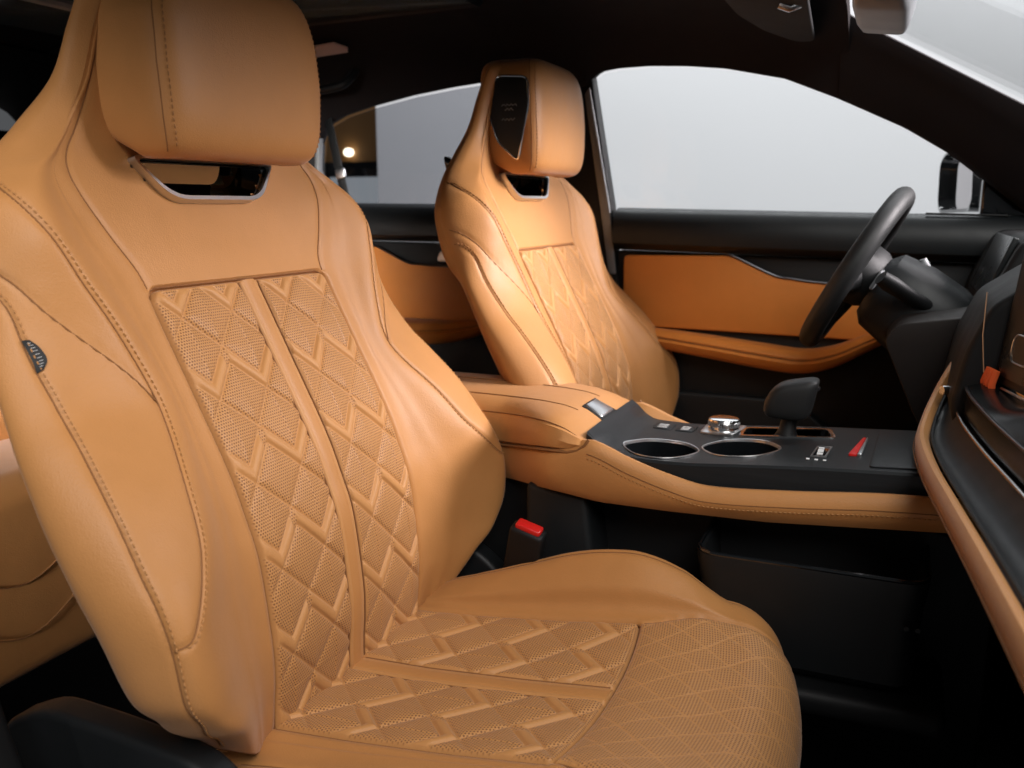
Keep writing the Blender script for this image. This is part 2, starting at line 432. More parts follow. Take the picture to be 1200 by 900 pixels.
def build_seat(name, loc, my, fine, label, group):
    root = empty(name, loc, label, 'car seat', group)
    off = np.array([SX, SY, 0])
    def W(P):                      # seat space (x, s, z) -> local
        P = np.array(P, float); P = P.copy(); P[..., 1] *= my; P[..., 0] -= SX; return P
    fl = my < 0
    # ---- back shell
    step = .0028 if fine else .0045
    hs = np.unique(np.round(np.concatenate([np.arange(-.05, .796, step), .457+np.linspace(-.008, .008, 13), [.796]]), 5))
    HS = half_section(hs); nr, ncol = HS.shape[:2]
    left = HS[:, ::-1][:, :-1].copy(); left[..., 0] *= -1
    ST = np.concatenate([left, HS[:, 1:] if False else HS], 1)      # left back-centre .. centre .. right back-centre
    ST = ST[:, :-1]                                                  # last column equals the first (back centre)
    s, t = ST[..., 0], ST[..., 1]
    H2 = np.broadcast_to(hs[:, None], s.shape)
    H2 = wh(H2, s, t)
    P = hpos(H2, s, t)
    for k, (kk, dh) in enumerate(((.80, .012), (.90, .003), (.965, .0))):       # the lower end rolls inwards
        P[k] = P[3].mean(0)*(1-kk)*np.array([1, 0, 1])+P[3]*np.array([kk, 1-(1-kk)*.35, kk])+np.array([0, 0, dh])
    N = normals(P, wrap=True)
    mid = nr//2; cc = ncol-1
    if N[mid, cc, 0] < 0: N = -N
    # arc position of a control value on one side
    def path(ctrl, side, n=160, hoff=0):
        """ctrl: list of (h, c) with c the control index; returns points and normals on the shell."""
        ctrl = np.array(ctrl, float); q = spline(ctrl, n) if len(ctrl) > 2 else np.stack([np.linspace(ctrl[0, k], ctrl[1, k], n) for k in (0, 1)], 1)
        sec = half_section(q[:, 0]); pts = []; nn = []
        for i in range(n):
            arc = np.concatenate([[0], np.cumsum(np.hypot(*np.diff(sec[i], axis=0).T))])
            c = q[i, 1]; k = min(int(c), 6); a = arc[CIDX[k]]+(arc[CIDX[k+1]]-arc[CIDX[k]])*(c-k)+hoff
            e = .0015
            f = lambda a_: np.array([np.interp(a_, arc, sec[i][:, 0]), np.interp(a_, arc, sec[i][:, 1])])
            st = f(a); tg = f(a+e)-f(a-e); tg /= max(np.linalg.norm(tg), 1e-9)
            x, z, nx, nz = prof(float(wh(q[i, 0], st[0], st[1]))); pts.append((x+nx*st[1], side*st[0], z+nz*st[1]))
            no_s, no_t = -tg[1], tg[0]
            nn.append((nx*no_t, side*no_s, nz*no_t))
        return np.array(pts), np.array(nn)
    seamdefs = {
     'p1': [(.457, 1.0), (.50, 1.0), (.55, 1.0), (.60, 1.0), (.65, 1.0), (.72, 1.0), (.79, 1.0)],
     'p3': [(.592, 4.7), (.582, 4.2), (.563, 3.72), (.535, 3.28), (.50, 3.0), (.45, 3.0), (.40, 3.0), (.35, 3.0), (.30, 3.0), (.25, 3.0), (.20, 3.0), (.170, 3.08), (.152, 3.4), (.147, 3.95)],
     'p4': [(.492, 4.75), (.478, 4.35), (.45, 4.05), (.40, 4.0), (.33, 4.0), (.25, 4.0), (.18, 4.0), (.12, 4.0), (.07, 4.0), (.02, 4.0), (-.035, 4.0)],
     'cr': [(.515, 4.75), (.50, 4.3), (.478, 3.9), (.44, 3.60), (.405, 3.36), (.37, 3.14), (.343, 3.02)],
    }
    disp = np.zeros(s.shape)
    for key, dep, wd in (('p1', .0020, .0028), ('p3', .0022, .0026), ('p4', .0019, .0028), ('cr', .0018, .0030)):
        for side in (-1, 1):
            pts, nn = path(seamdefs[key], side, 300)
            kd = kdtree.KDTree(len(pts))
            for i, p in enumerate(pts): kd.insert(p, i)
            kd.balance()
            lo = pts.min(0)-.02; hi = pts.max(0)+.02
            sel = np.all((P >= lo) & (P <= hi), -1)
            for r, c in zip(*np.nonzero(sel)):
                d = kd.find(P[r, c])[2]
                if d < .012: disp[r, c] -= dep*math.exp(-(d/wd)**2)
    # panel under the crease stands a little proud
    # recess for the quilted inset
    front = np.zeros(s.shape, bool); k1 = CIDX[2]; front[:, cc-k1:cc+k1+1] = True
    sd = rrect_sd(s, H2, .1525, -.30, .459, .016)
    disp -= np.where(front, .011*ss(-.001, .004, sd), 0)
    # slot shelf just inside the bezel
    Pd = P+N*disp[..., None]
    F = gridF(nr, s.shape[1], wrap=True, flip=False)
    # cut the opening through front and back under the head pad
    cen_s = s.ravel()[F].mean(1); cen_h = H2.ravel()[F].mean(1)
    span = s.ravel()[F].max(1)-s.ravel()[F].min(1)
    cen_t = t.ravel()[F].mean(1); sc0 = np.array(SLOT).mean(0); SA = np.array(SLOT)-sc0
    fr_poly = [tuple(x) for x in sc0+SA*np.array([.97, .92])]; bk_poly = [tuple(x) for x in sc0+np.array([0, .040])+SA*np.array([1.42, 1.08])]
    keep = ~(((inpoly(cen_s, cen_h, fr_poly) & (cen_t > -.04)) | (inpoly(cen_s, cen_h, bk_poly) & (cen_t < -.04))) & (span < .1))
    F = F[keep]
    if fl: F = F[:, ::-1]
    V = W(Pd.reshape(-1, 3))
    raw('backrest', V, F, M_TAN, root)
    # top cap is tiny and closed by the last ring
    # ---- seam threads and stitches
    for key in ('p1', 'p3', 'p4', 'cr'):
        for side in (-1, 1):
            pts, nn = path(seamdefs[key], side, 220)
            dep = .0014 if key == 'cr' else .0019
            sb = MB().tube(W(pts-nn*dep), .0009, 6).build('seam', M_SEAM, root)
            if key in ('p3', 'p4'):
                p2, n2 = path(seamdefs[key], side, 220, hoff=-.0045)
                Wn = n2.copy(); Wn[:, 1] *= my
                dashes(W(p2), Wn).build('stitching', M_THREAD, sb)
    # top edge of the inset
    # ---- quilted inset on the back
    def inset(nm, fpos, hw, h0, h1, rc, ds, qfun, nrm_sign=1):
        sx = np.arange(-hw-.002, hw+.0021, ds); hy = np.arange(h0, h1+.0021, ds)
        S_, H_ = np.meshgrid(sx, hy)
        sd_ = rrect_sd(S_, H_, hw, h0-.3, h1, rc)
        z, m = qfun(S_, H_)
        strip = ss(.0150, .0165, np.abs(S_))
        z = z*strip
        edge = 1-ss(0, .0045, sd_); z = z*ss(.0, .011, sd_)
        z = z*(1-edge)+(-.006)*edge*edge+.0015
        z = z-.0042*np.exp(-((np.abs(S_)-.0165)/.0022)**2)
        m = m*ss(.0015, .0035, sd_)*ss(.0185, .0205, np.abs(S_))
        z = np.where(sd_ < 0, -.0095, z)
        Q = fpos(S_, H_, z)
        return raw(nm, W(Q.reshape(-1, 3)), gridF(*S_.shape, flip=fl), M_PERF, root, uv=np.stack([S_.ravel(), H_.ravel()], -1), attr=m.ravel())
    ds = .0011 if fine else .0014
    inset('quilted_back_inset', lambda S_, H_, z: hpos(H_, S_, z), .1495, -.045, .4555, .015, ds, quilt)
    # plain centre strip
    hh = np.linspace(-.045, .4545, 200); u = np.linspace(-1, 1, 17)
    U, HH = np.meshgrid(u, hh); zt = .0062*(1-np.abs(U)**3.2)-.0035
    raw('centre_strip', W(hpos(HH, U*.0158, zt).reshape(-1, 3)), gridF(200, 17, flip=fl), M_TAN, root)
    for sg in (-1, 1):
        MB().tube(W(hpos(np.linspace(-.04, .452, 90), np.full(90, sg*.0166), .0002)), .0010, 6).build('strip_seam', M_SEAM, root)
    # crease line round the inset
    e = [(-.1512, x) for x in np.linspace(-.03, .444, 60)]
    arc = [(-.1512+.0152*(1-math.cos(a)), .444+.0142*math.sin(a)) for a in np.linspace(.1, math.pi/2, 8)]
    top = [(x, .4582) for x in np.linspace(-.134, .134, 40)]
    line = e+arc+top+[(-a, b) for a, b in reversed(arc)]+[(-a, b) for a, b in reversed(e)]
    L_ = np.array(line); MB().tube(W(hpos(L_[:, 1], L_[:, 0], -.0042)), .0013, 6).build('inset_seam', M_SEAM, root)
    # ---- slot bezel under the head pad
    def ring(o_poly, i_poly, t0, t1):
        n = len(o_poly); mbx = MB(); V = []
        for poly, tt in ((o_poly, t0), (o_poly, t1), (i_poly, t1), (i_poly, t0)):
            A = np.array(poly); V.append(hpos(A[:, 1], A[:, 0], tt))
        F_ = []
        for a in range(3):
            F_ += [(a*n+i, a*n+(i+1) % n, (a+1)*n+(i+1) % n, (a+1)*n+i) for i in range(n)]
        mbx.add(W(np.concatenate(V)), F_); return mbx
    def scale(poly, k, kh=None):
        A = np.array(poly); c = A.mean(0); return c+(A-c)*np.array([k, kh or k])
    bz = ring(scale(SLOT, 1.025, 1.09), scale(SLOT, .975, .90), .000, .0135).build('slot_bezel', M_SILVER, root)
    # dark funnel running back through the shell
    A = np.array(scale(SLOT, .97, .90)); B = np.array(rpoly([(-.145, .596), (-.125, .558), (.125, .558), (.145, .596)], [.012, .022, .022, .012], 7))
    secs = [W(hpos(A[:, 1], A[:, 0], .009)), W(hpos(A[:, 1], A[:, 0], .003)), W(hpos(B[:, 1]+.010, B[:, 0], -.022)), W(hpos(B[:, 1]+.040, B[:, 0], -.086))]
    loft('slot_liner', secs, M_GLOSS, bz, caps=False)
    # ---- head pad
    zs = np.linspace(0, 1, 60); th = np.linspace(0, 2*math.pi, 97)[:-1]
    # cluster angles at the corners
    zb, zt_ = 1.147, 1.347
    Wt = np.array([(0, .124), (.2, .130), (.45, .1335), (.7, .131), (1, .117)]); n_ = 6.0
    V = []
    wv = -np.cos(zs*math.pi)
    for w in wv:
        f = (1-min(abs(w), 1)**7)**(1/3.2) if abs(w) < 1 else 0
        v01 = (w+1)/2; hw = np.interp(v01, Wt[:, 0], Wt[:, 1])+.003
        cs, sn = np.cos(th), np.sin(th)
        y = hw*np.sign(sn)*np.abs(sn)**(2/n_); x = .062*np.sign(cs)*np.abs(cs)**(2/n_)
        x = x+np.where(x > 0, -.004*(y/hw)**2, 0)
        xc = -.721+.006*math.sin(v01*math.pi)-.010*(v01-.2)
        zz = zb+(zt_-zb)*v01
        pin = .35+.65*f
        V.append(np.stack([xc+x*(pin if w < 0 else pin), y*(.35+.65*f) if w > 0 else y*(.80+.20*f), zz+.022*(1-v01)**2*np.clip(-x/.062, 0, 1)], -1))
    V = np.array(V)
    # close bottom and top to a short line
    hp_mb = MB(); nr_, nc_ = V.shape[:2]
    hp_mb.add(W(V.reshape(-1, 3)), [tuple(f) for f in gridF(nr_, nc_, wrap=True)]+[tuple(range(nc_))[::-1], tuple((nr_-1)*nc_+j for j in range(nc_))])
    pad = hp_mb.build('head_pad', M_TAN, root)
    # vertical seams at the front corners of the pad
    def padrow(v01):
        i = np.interp(v01, (wv+1)/2, np.arange(nr_)); i0 = int(i); fr = i-i0; return V[i0]*(1-fr)+V[min(i0+1, nr_-1)]*fr
    def padpt(v01, yf):
        A_ = padrow(v01)
        fm = A_[:, 0] > A_[:, 0].mean()+.02
        B_ = A_[fm]; B_ = B_[np.argsort(B_[:, 1])]
        return np.array([np.interp(yf, B_[:, 1], B_[:, 0]), yf, A_[0, 2]])
    for side in (-1, 1):
        c = []
        for v01 in np.linspace(.03, .97, 90):
            mw = np.abs(padrow(v01)[:, 1]).max()
            c.append(padpt(v01, side*mw*.97))
        c = np.array(c); nn = np.tile([.92, side*.38, 0.], (len(c), 1))
        psm = MB().tube(W(c-nn*.0003), .0008, 6).build('pad_seam', M_SEAM, pad)
        c2 = []
        for v01 in np.linspace(.05, .95, 90):
            mw = np.abs(padrow(v01)[:, 1]).max()
            c2.append(padpt(v01, side*(mw*.97-.006)))
        wn = nn.copy(); wn[:, 1] *= my
        dashes(W(np.array(c2)), wn).build('pad_stitching', M_THREAD_D, pad)
    # dark inlay with a bright rim on the inboard side of the pad (s > 0)
    inl = rpoly([(-.742, 1.312), (-.684, 1.308), (-.680, 1.258), (-.700, 1.168), (-.736, 1.200), (-.756, 1.255)], .012, 6)
    def padside(x, z):
        A_ = padrow((z-zb)/(zt_-zb)); A_ = A_[A_[:, 1] > 0]; A_ = A_[np.argsort(A_[:, 0])]
        return float(np.interp(x, A_[:, 0], A_[:, 1]))
    mb = MB(); n = len(inl); cI = np.mean(inl, 0); Vv = []
    for k, d in ((1.0, -.006), (1.0, .0020), (.8, .0024), (.55, .0026), (.3, .0027), (.05, .0027)):
        Vv += [(x, padside(x, z)+d, z) for x, z in (cI+(np.array(inl)-cI)*k)]
    mb.add(W(Vv), [tuple(f) for f in gridF(6, n, wrap=True)]+[tuple(range(5*n, 6*n))])
    panel = mb.build('pad_side_inlay', M_INLAY, pad)
    mb = MB()
    for xa, xb, z in ((-.728, -.700, 1.262), (-.722, -.706, 1.255), (-.727, -.703, 1.238)):
        mb.tube(W([(x, padside(x, z)+.0028, z+.002*math.sin(x*900)) for x in np.linspace(xa, xb, 12)]), .0007, 5)
    mb.build('inlay_print', M_GREY, panel)
    MB().tube(W([(x, padside(x, z)+.001, z) for x, z in inl]), .0021, 8, closed=True).build('inlay_rim', M_CHROME, panel)
    # ---- cushion shell
    # rows by travel along the seat, then over the front roll and down
    xs_ = np.concatenate([np.linspace(-.63, -.120, 150 if fine else 80), ])
    ang = np.linspace(0, math.pi/2, 26)[1:]; dn = np.linspace(0, .17, 18)[1:]
    rowsC = [(x, 0, 0) for x in xs_]+[(-.120, a, 0) for a in ang]+[(-.120, math.pi/2, d) for d in dn]
    zc = lambda x: np.interp(x, [-.65, -.56, -.47, -.35, -.245, -.17, -.10], [.556, .561, .566, .578, .591, .597, .594])
    ze = lambda x: np.interp(x, [-.65, -.56, -.47, -.35, -.245, -.17, -.10], [.560, .564, .573, .588, .604, .612, .612])
    zpk = lambda x: spline(np.array([.545, .585, .606, .632, .656, .668, .668, .655, .632, .618]), ts=np.array([np.interp(x, [-.63, -.545, -.489, -.415, -.345, -.278, -.235, -.182, -.135, -.10], np.arange(10))]))[0]
    tp = [0.]; cn = [20, 12, 12, 14, 10, 10]
    for i, n in enumerate(cn): tp += list(i+.5-.5*np.cos(math.pi*np.arange(1, n+1)/n))
    tp = np.array(tp); ci = np.concatenate([[0], np.cumsum(cn)])
    Rr = .060
    def secC(x):
        z0, z1, zp = zc(x), ze(x), float(zpk(x))
        pts = [(0, z0), (.150, z1), (.176, z1+(zp-z1)*.55), (.207, zp), (.232, zp-.018), (.248, zp-.075), (.244, .40)]
        q = spline(pts, ts=tp); k = ci[1]; q[:k+1, 0] = .15*tp[:k+1]; q[:k+1, 1] = z0+(z1-z0)*tp[:k+1]**2
        return q
    def half(outer):
      G = []
      for x, a, d in rowsC:
        q = secC(x)
        if outer:
            k = .30; zz0 = ze(x); m_ = q[:, 0] > .15; q[m_, 1] = np.where(q[m_, 1] > zz0, zz0+(q[m_, 1]-zz0)*k-.012*ss(.15, .20, q[m_, 0]), q[m_, 1]-.012)
        y, z = q[:, 0], q[:, 1]
        fx = -.062*np.clip(np.abs(y)/.25, 0, 1)**2.6*np.clip((x+.63)/.5, 0, 1)**2   # plan curve of the front edge
        zr = z-(Rr*(1-math.cos(a))+d)*np.clip((z-.40)/.16, 0, 1)
        G.append(np.stack([x+fx+Rr*math.sin(a)*1.05-.06*d, y, zr], -1))
      return np.array(G)
    G = half(False); Go = half(True)
    full = np.concatenate([Go[:, ::-1][:, :-1]*np.array([1, -1, 1]), G], 1)
    cc2 = G.shape[1]-1; nr2, nc2 = full.shape[:2]
    NN = normals(full)
    if NN[20, cc2, 2] < 0: NN = -NN
    dz = np.zeros((nr2, nc2)); Y = full[..., 1]; X = np.array([r[0] for r in rowsC])[:, None]+np.zeros((1, nc2))
    ctrlY = np.concatenate([-tp[::-1][:-1], tp])[None, :]+np.zeros((nr2, 1))
    A_ = np.array([r[1] for r in rowsC])[:, None]+0*dz
    # recess under the quilted inset, seam grooves
    inr = (np.abs(Y) < .1525)*ss(-.243, -.248, X)
    dz -= .011*(ss(.1535, .149, np.abs(Y))*ss(-.2435, -.248, X))
    for cv, dp in ((3.0, .0018),):
        dz -= dp*np.exp(-((np.abs(ctrlY)-cv)/.09)**2)
    xr = np.array([r[0] for r in rowsC]); nxs = len(xs_)
    rowi = np.arange(nr2)
    cb_row = 1.0+.30*ss(-.245, -.14, xr)
    cbm = cb_row[:, None]+0*dz
    r0 = float(np.interp(-.2435, xr[:nxs], rowi[:nxs]))
    infront = ss(-.012, .03, cbm-np.abs(ctrlY))*ss(-.2465, -.2435, X)*(rowi[:, None] < nr2-4)
    dz -= .0045*infront
    arcx = np.concatenate([[0], np.cumsum(np.linalg.norm(np.diff(full[:, cc2], axis=0), axis=1))])
    base = full.copy(); baseN = NN.copy()
    full = full+NN*dz[..., None]
    raw('cushion', W(full.reshape(-1, 3)), gridF(nr2, nc2, flip=fl), M_TAN, root)
    ctl = ctrlY[0]
    rr_ = np.linspace(r0, nr2-6, 300 if fine else 120); uu_ = np.linspace(-1, 1, 300 if fine else 120)
    def sample(A, ri, ci):
        i0 = np.clip(ri.astype(int), 0, nr2-2); j0 = np.clip(ci.astype(int), 0, nc2-2); a = (ri-i0)[..., None]; b_ = (ci-j0)[..., None]
        return (A[i0, j0]*(1-a)+A[i0+1, j0]*a)*(1-b_)+(A[i0, j0+1]*(1-a)+A[i0+1, j0+1]*a)*b_
    UU, RR = np.meshgrid(uu_, rr_)
    CB = np.interp(RR, rowi, cb_row); CI = np.interp(UU*CB, ctl, np.arange(nc2))
    Bp = sample(base, RR, CI); Bn = sample(baseN, RR, CI); Bn /= np.linalg.norm(Bn, axis=-1, keepdims=True)
    U_ = np.interp(RR, rowi, arcx)-np.interp(r0, rowi, arcx)
    Yl = Bp[..., 1]; side_d = (1-np.abs(UU))*CB*.15
    edge = np.minimum(side_d, U_)
    wob = .004*np.sin(Yl*60+U_*25); f1 = (Yl*1.25+U_+wob)/.056; f2 = (Yl*1.25-U_+wob*.7)/.056
    gl = np.minimum(np.abs(f1-np.round(f1)), np.abs(f2-np.round(f2)))*.056/1.6
    rise = .0045*(1-np.exp(-edge/.010))-.0035*np.exp(-(edge/.0016)**2)-.0004*np.exp(-(gl/.0016)**2)+.003*np.exp(-((U_-.035)/.035)**2)*(1-np.exp(-side_d/.02))
    mk_ = ss(.003, .006, edge)*ss(.0006, .0015, gl)
    Q = Bp+Bn*rise[..., None]
    raw('front_cushion_pad', W(Q.reshape(-1, 3)), gridF(*UU.shape, flip=fl), M_PERF, root, uv=np.stack([Yl.ravel(), U_.ravel()], -1), attr=mk_.ravel())
    # quilted inset of the cushion; the pattern runs on from the back, its points to the front
    def cpos(S_, H_, z):
        x = -.63+H_; q = np.clip(np.abs(S_)/.15, 0, 1)
        zz = zc(x)+(ze(x)-zc(x))*q**2
        fx = -.062*np.clip(np.abs(S_)/.25, 0, 1)**2.6*np.clip((x+.63)/.5, 0, 1)**2
        return np.stack([x+fx, S_, zz+z], -1)
    inset('quilted_seat_inset', cpos, .1495, 0, .3855, .006, ds, lambda S_, H_: quilt(S_, -H_, h0=-.355+.0935))
    hh = np.linspace(0, .3835, 120); U, HH = np.meshgrid(u, hh); zt = .0062*(1-np.abs(U)**3.2)-.0035
    raw('centre_strip', W(cpos(U*.0158, HH, zt).reshape(-1, 3)), gridF(120, 17, flip=fl), M_TAN, root)
    for sg in (-1, 1):
        MB().tube(W(cpos(np.full(80, sg*.0166), np.linspace(.04, .380, 80), -.0004)), .0010, 6).build('strip_seam', M_SEAM, root)
    L_ = np.array([(-.1512, x) for x in np.linspace(.05, .384, 50)]+[(x, .3872) for x in np.linspace(-.148, .148, 30)]+[(.1512, x) for x in np.linspace(.384, .05, 50)])
    MB().tube(W(cpos(L_[:, 0], L_[:, 1], -.0035)), .0012, 6).build('inset_seam', M_SEAM, root)
    # seam on top of the bolsters and along the front pad edge
    for side in (-1, 1):
        j = cc2+side*ci[3]; kk = [i for i in range(20, len(rowsC)-8)]
        MB().tube(W(full[kk, j]+NN[kk, j]*.0002), .0008, 6).build('cushion_seam', M_SEAM, root)
        c_ = 0 if side < 0 else -1; MB().tube(W(Bp[6:-4:3, c_]-Bn[6:-4:3, c_]*.001), .0011, 6).build('cushion_seam', M_SEAM, root)
    # ---- plastic base: outboard recliner shield, inboard shield, frame below
    shp = rpoly([(-.78, .60), (-.72, .628), (-.64, .626), (-.535, .618), (-.495, .590), (-.47, .556), (-.30, .535), (-.12, .50), (-.10, .44), (-.30, .40), (-.78, .40)], .02, 4)
    for sgn in (-1, 1):
        mbx = MB(); lo, hi = sorted((sgn*.262, sgn*.298))
        V2 = []
        mbx.prism([(x, z) for x, z in shp], 'y', lo, hi)
        mbx.V = [W(v) for v in mbx.V]
        mbx.build('side_shield', M_BLK2, root, bevel=.008)
    mbx = MB(); mbx.box((-.72, -.255, .24), (-.14, .255, .42)); mbx.V = [W(v) for v in mbx.V]
    mbx.build('seat_frame', M_BLK, root, bevel=.01)
    # ---- black fabric tag in the outboard seam
    q = [(.432, 3.93), (.397, 3.97)]
    pts, nn = path([(.428, 4.0), (.418, 3.985), (.405, 3.985), (.396, 4.0)], -1, 24)
    p2, n2 = path([(.426, 3.92), (.417, 3.86), (.405, 3.85), (.397, 3.93)], -1, 24)
    V = np.concatenate([pts+nn*.0004, p2+n2*.0018, pts-nn*.0012, p2-n2*.001])
    Fq = []
    for i in range(23):
        Fq += [(i, i+1, 24+i+1, 24+i), (48+i, 72+i, 72+i+1, 48+i+1), (24+i, 24+i+1, 72+i+1, 72+i), (i+1, i, 48+i, 48+i+1)]
    Fq += [(0, 24, 72, 48), (23, 71, 95, 47)]
    mb = MB().add(W(V), Fq); tg = mb.build('seam_tag', M_BLK, root)
    lm = MB()
    for i in range(3, 20, 2):
        c = (pts[i]*.45+p2[i]*.55)+nn[i]*.0016; d_ = (p2[i]-pts[i])*.18
        lm.tube(W([c-d_, c+d_]), .0002, 5)
    lm.build('tag_print', M_WHITE, tg)
    return root

build_seat('passenger_seat', (SX, SY, 0), 1, True,
           'large tan leather seat in the foreground with chevron quilting and chrome slot below its headrest', 'tan front seats')
build_seat('driver_seat', (SX+.08, .385, .006), -1, False,
           'farther tan leather seat behind the centre console with black inlay in its headrest side', 'tan front seats')

# ------------------------------------------------------------------ rear bench
rb = empty('rear_bench', (-1.3, -.2, 0), 'tan rear bench partly visible at the left edge behind the large front seat', 'rear seat')
ro = (-1.3, -.2, 0)
def rbox(x, y, z, r): pass
sec = lambda y: [(x, y, z) for x, z in rpoly([(-1.62, .45), (-1.12, .42), (-1.105, .70), (-1.14, .725), (-1.62, .69)], [.02, .03, .035, .03, .02], 6)]
loft('bench_cushion', [sec(y) for y in np.linspace(-.66, .66, 12)], M_TAN, rb, off=ro)
sec = lambda y: [(x, y, z) for x, z in rpoly([(-1.40, .66), (-1.36, .75), (-1.42, .90), (-1.53, 1.20), (-1.60, 1.22), (-1.66, 1.12), (-1.56, .66)], .03, 6)]
loft('bench_backrest', [sec(y) for y in np.linspace(-.66, .66, 12)], M_TAN, rb, off=ro)
for y in (-.44, -.235, -.02, .22, .44): MB().tube([(-1.395, y, .74), (-1.365, y, .745)], .009, 12).build('bench_button', M_BLK, rb, off=ro)
for y in (-.50, -.34, -.18, -.02): MB().tube([(-1.358, y, .75), (-1.415, y+.05, .90), (-1.53, y+.1, 1.14)], .0016, 6).build('bench_seam', M_SEAM, rb, off=ro)
for z in (.60, .52): MB().tube([(-1.1065-(.70-z)*.03, y, z+.03*math.sin(y*20)) for y in np.linspace(-.6, .1, 40)], .0012, 6).build('bench_seam', M_SEAM, rb, off=ro)

# ------------------------------------------------------------------ centre console
cx = empty('centre_console', (-.2, 0, 0), 'tan leather centre console with black brushed top panel between the front seats', 'console')
co = (-.2, 0, 0)
XS = np.linspace(-.70, .12, 60)
ztop = lambda x: float(spline(np.array([.776, .776, .790, .797, .776, .760, .752, .758, .768, .774]), ts=np.array([np.interp(x, [-.72, -.42, -.372, -.359, -.300, -.245, -.20, -.10, 0, .12], np.arange(10))]))[0])
zbot = lambda x: float(np.interp(x, [-.7, -.5, -.40, -.344, -.25, -.124, .12], [.735, .728, .718, .711, .711, .714, .733]))
def nar(x): return .084*float(ss(-.40, -.53, x)) if x < -.40 else 0.
def near(x, y, z):
    k = nar(x)
    if k and y < 0:
        y2 = y*(1-k/.137); z = 1.10-(1.10-z)*(1.22+y2)/(1.22+y); y = y2
    return (x, y, z)
def csec(x):
    zt, zb = ztop(x), zbot(x)
    o = [(-.112, zt-.010), (-.120, zt-.001), (-.127, zt), (-.133, zt-.005), (-.1365, zt-.016), (-.137, (zt+zb)/2), (-.132, zb+.01), (-.124, zb), (-.05, zb-.002)][::-1]
    o = o+[(-.106, zt-.018), (-.104, zb+.004), (-.05, zb+.002)]
    return [near(x, y, z) for y, z in o]+[near(x, -y, z) for y, z in reversed(o)]
loft('console_body', [csec(x) for x in XS], M_DOOR if False else M_TAN, cx, off=co)
for sg in (-1, 1):
    L_ = np.array([(x, sg*.1368, ztop(x)-.018) for x in np.linspace(-.358, .10, 90)])
    cs = MB().tube(L_, .0007, 6).build('console_seam', M_SEAM, cx, off=co)
    dashes(L_+np.array([0, 0, -.006]), np.tile([0, sg, .1], (90, 1)), .0055, .0036, .0006).build('console_stitching', M_THREAD, cx, off=co)
# lower console, black
mb = MB(); mb.prism(rpoly([(-.72, .10), (.14, .10), (.14, .69), (.0, .715), (-.12, .712), (-.35, .709), (-.72, .73)], .01, 3), 'y', -.045, .085)
mb.build('lower_console', M_BLK, cx, bevel=.004, off=co)
mb = MB(); mb.prism([(-.46, .20), (-.30, .20), (-.365, .711), (-.455, .722)], 'y', -.112, .112); mb.build('console_bracket', M_BLK2, cx, bevel=.01, off=co)
# armrest lid
lidz = lambda x: float(spline(np.array([.826, .826, .825, .823, .819, .812, .800, .790]), ts=np.array([np.interp(x, [-.72, -.60, -.52, -.46, -.42, -.395, -.372, -.357], np.arange(8))]))[0])
def lsec(x, k=1.0, zlow=None):
    zt = lidz(x); zb = zlow or float(np.interp(x, [-.72, -.385, -.360, -.355], [.779, .776, .784, .792])); zb = min(zb, zt-.004)
    wid = .132
    o = [(-.06, zb), (-.122, zb), (-.1325, zb+.006*k), (-wid-.002, zb+(zt-zb)*.45), (-wid+.006, zb+(zt-zb)*.80), (-wid+.018, zt-.004), (-.10, zt), (-.055, zt+.0025)]
    return [near(x, y*k, z) for y, z in o]+[near(x, -y*k, z) for y, z in reversed(o)]
lx = list(np.linspace(-.72, -.375, 40))+[-.368, -.362, -.358]
lid = loft('armrest_lid', [lsec(x) for x in lx], M_TAN, cx, off=co)
for sg in (-1, 1):
    MB().tube(np.array([near(x, sg*.050, lidz(x)+.0026) for x in np.linspace(-.72, -.40, 60)]), .0009, 6).build('lid_seam', M_SEAM, lid, off=co)
    MB().tube(np.array([near(x, sg*.1205, lidz(x)-.0055) for x in np.linspace(-.72, -.364, 60)]), .0009, 6).build('lid_seam', M_SEAM, lid, off=co)
    MB().tube([near(x, sg*.1332, .7775) for x in np.linspace(-.72, -.386, 30)]+[(-.372, sg*.1332, .781), (-.362, sg*.1332, .789), (-.357, sg*.131, .797)], .0022, 6).build('lid_gap', M_SEAM, lid, off=co)
# latch button on the lid front
mb = MB()
P4 = [(-.402, -.030), (-.402, .030), (-.366, .036), (-.366, -.036)]
def on_lid(p, d): return (p[0], p[1], lidz(p[0])+.002+d)
V = [on_lid(p, -.004) for p in P4]+[on_lid(p, .0028) for p in P4]
bx = [tuple(range(4))[::-1], (4, 5, 6, 7)]+[(i, (i+1) % 4, 4+(i+1) % 4, 4+i) for i in range(4)]
bz = MB().add(V, bx).build('latch_surround', M_BLK, lid, bevel=.003, off=co)
P5 = [(-.398, -.024), (-.398, .024), (-.371, .028), (-.371, -.028)]
V = [on_lid(p, -.002) for p in P5]+[on_lid(p, .0045) for p in P5]
MB().add(V, bx).build('latch_button', M_SILVER, bz, bevel=.0035, off=co)

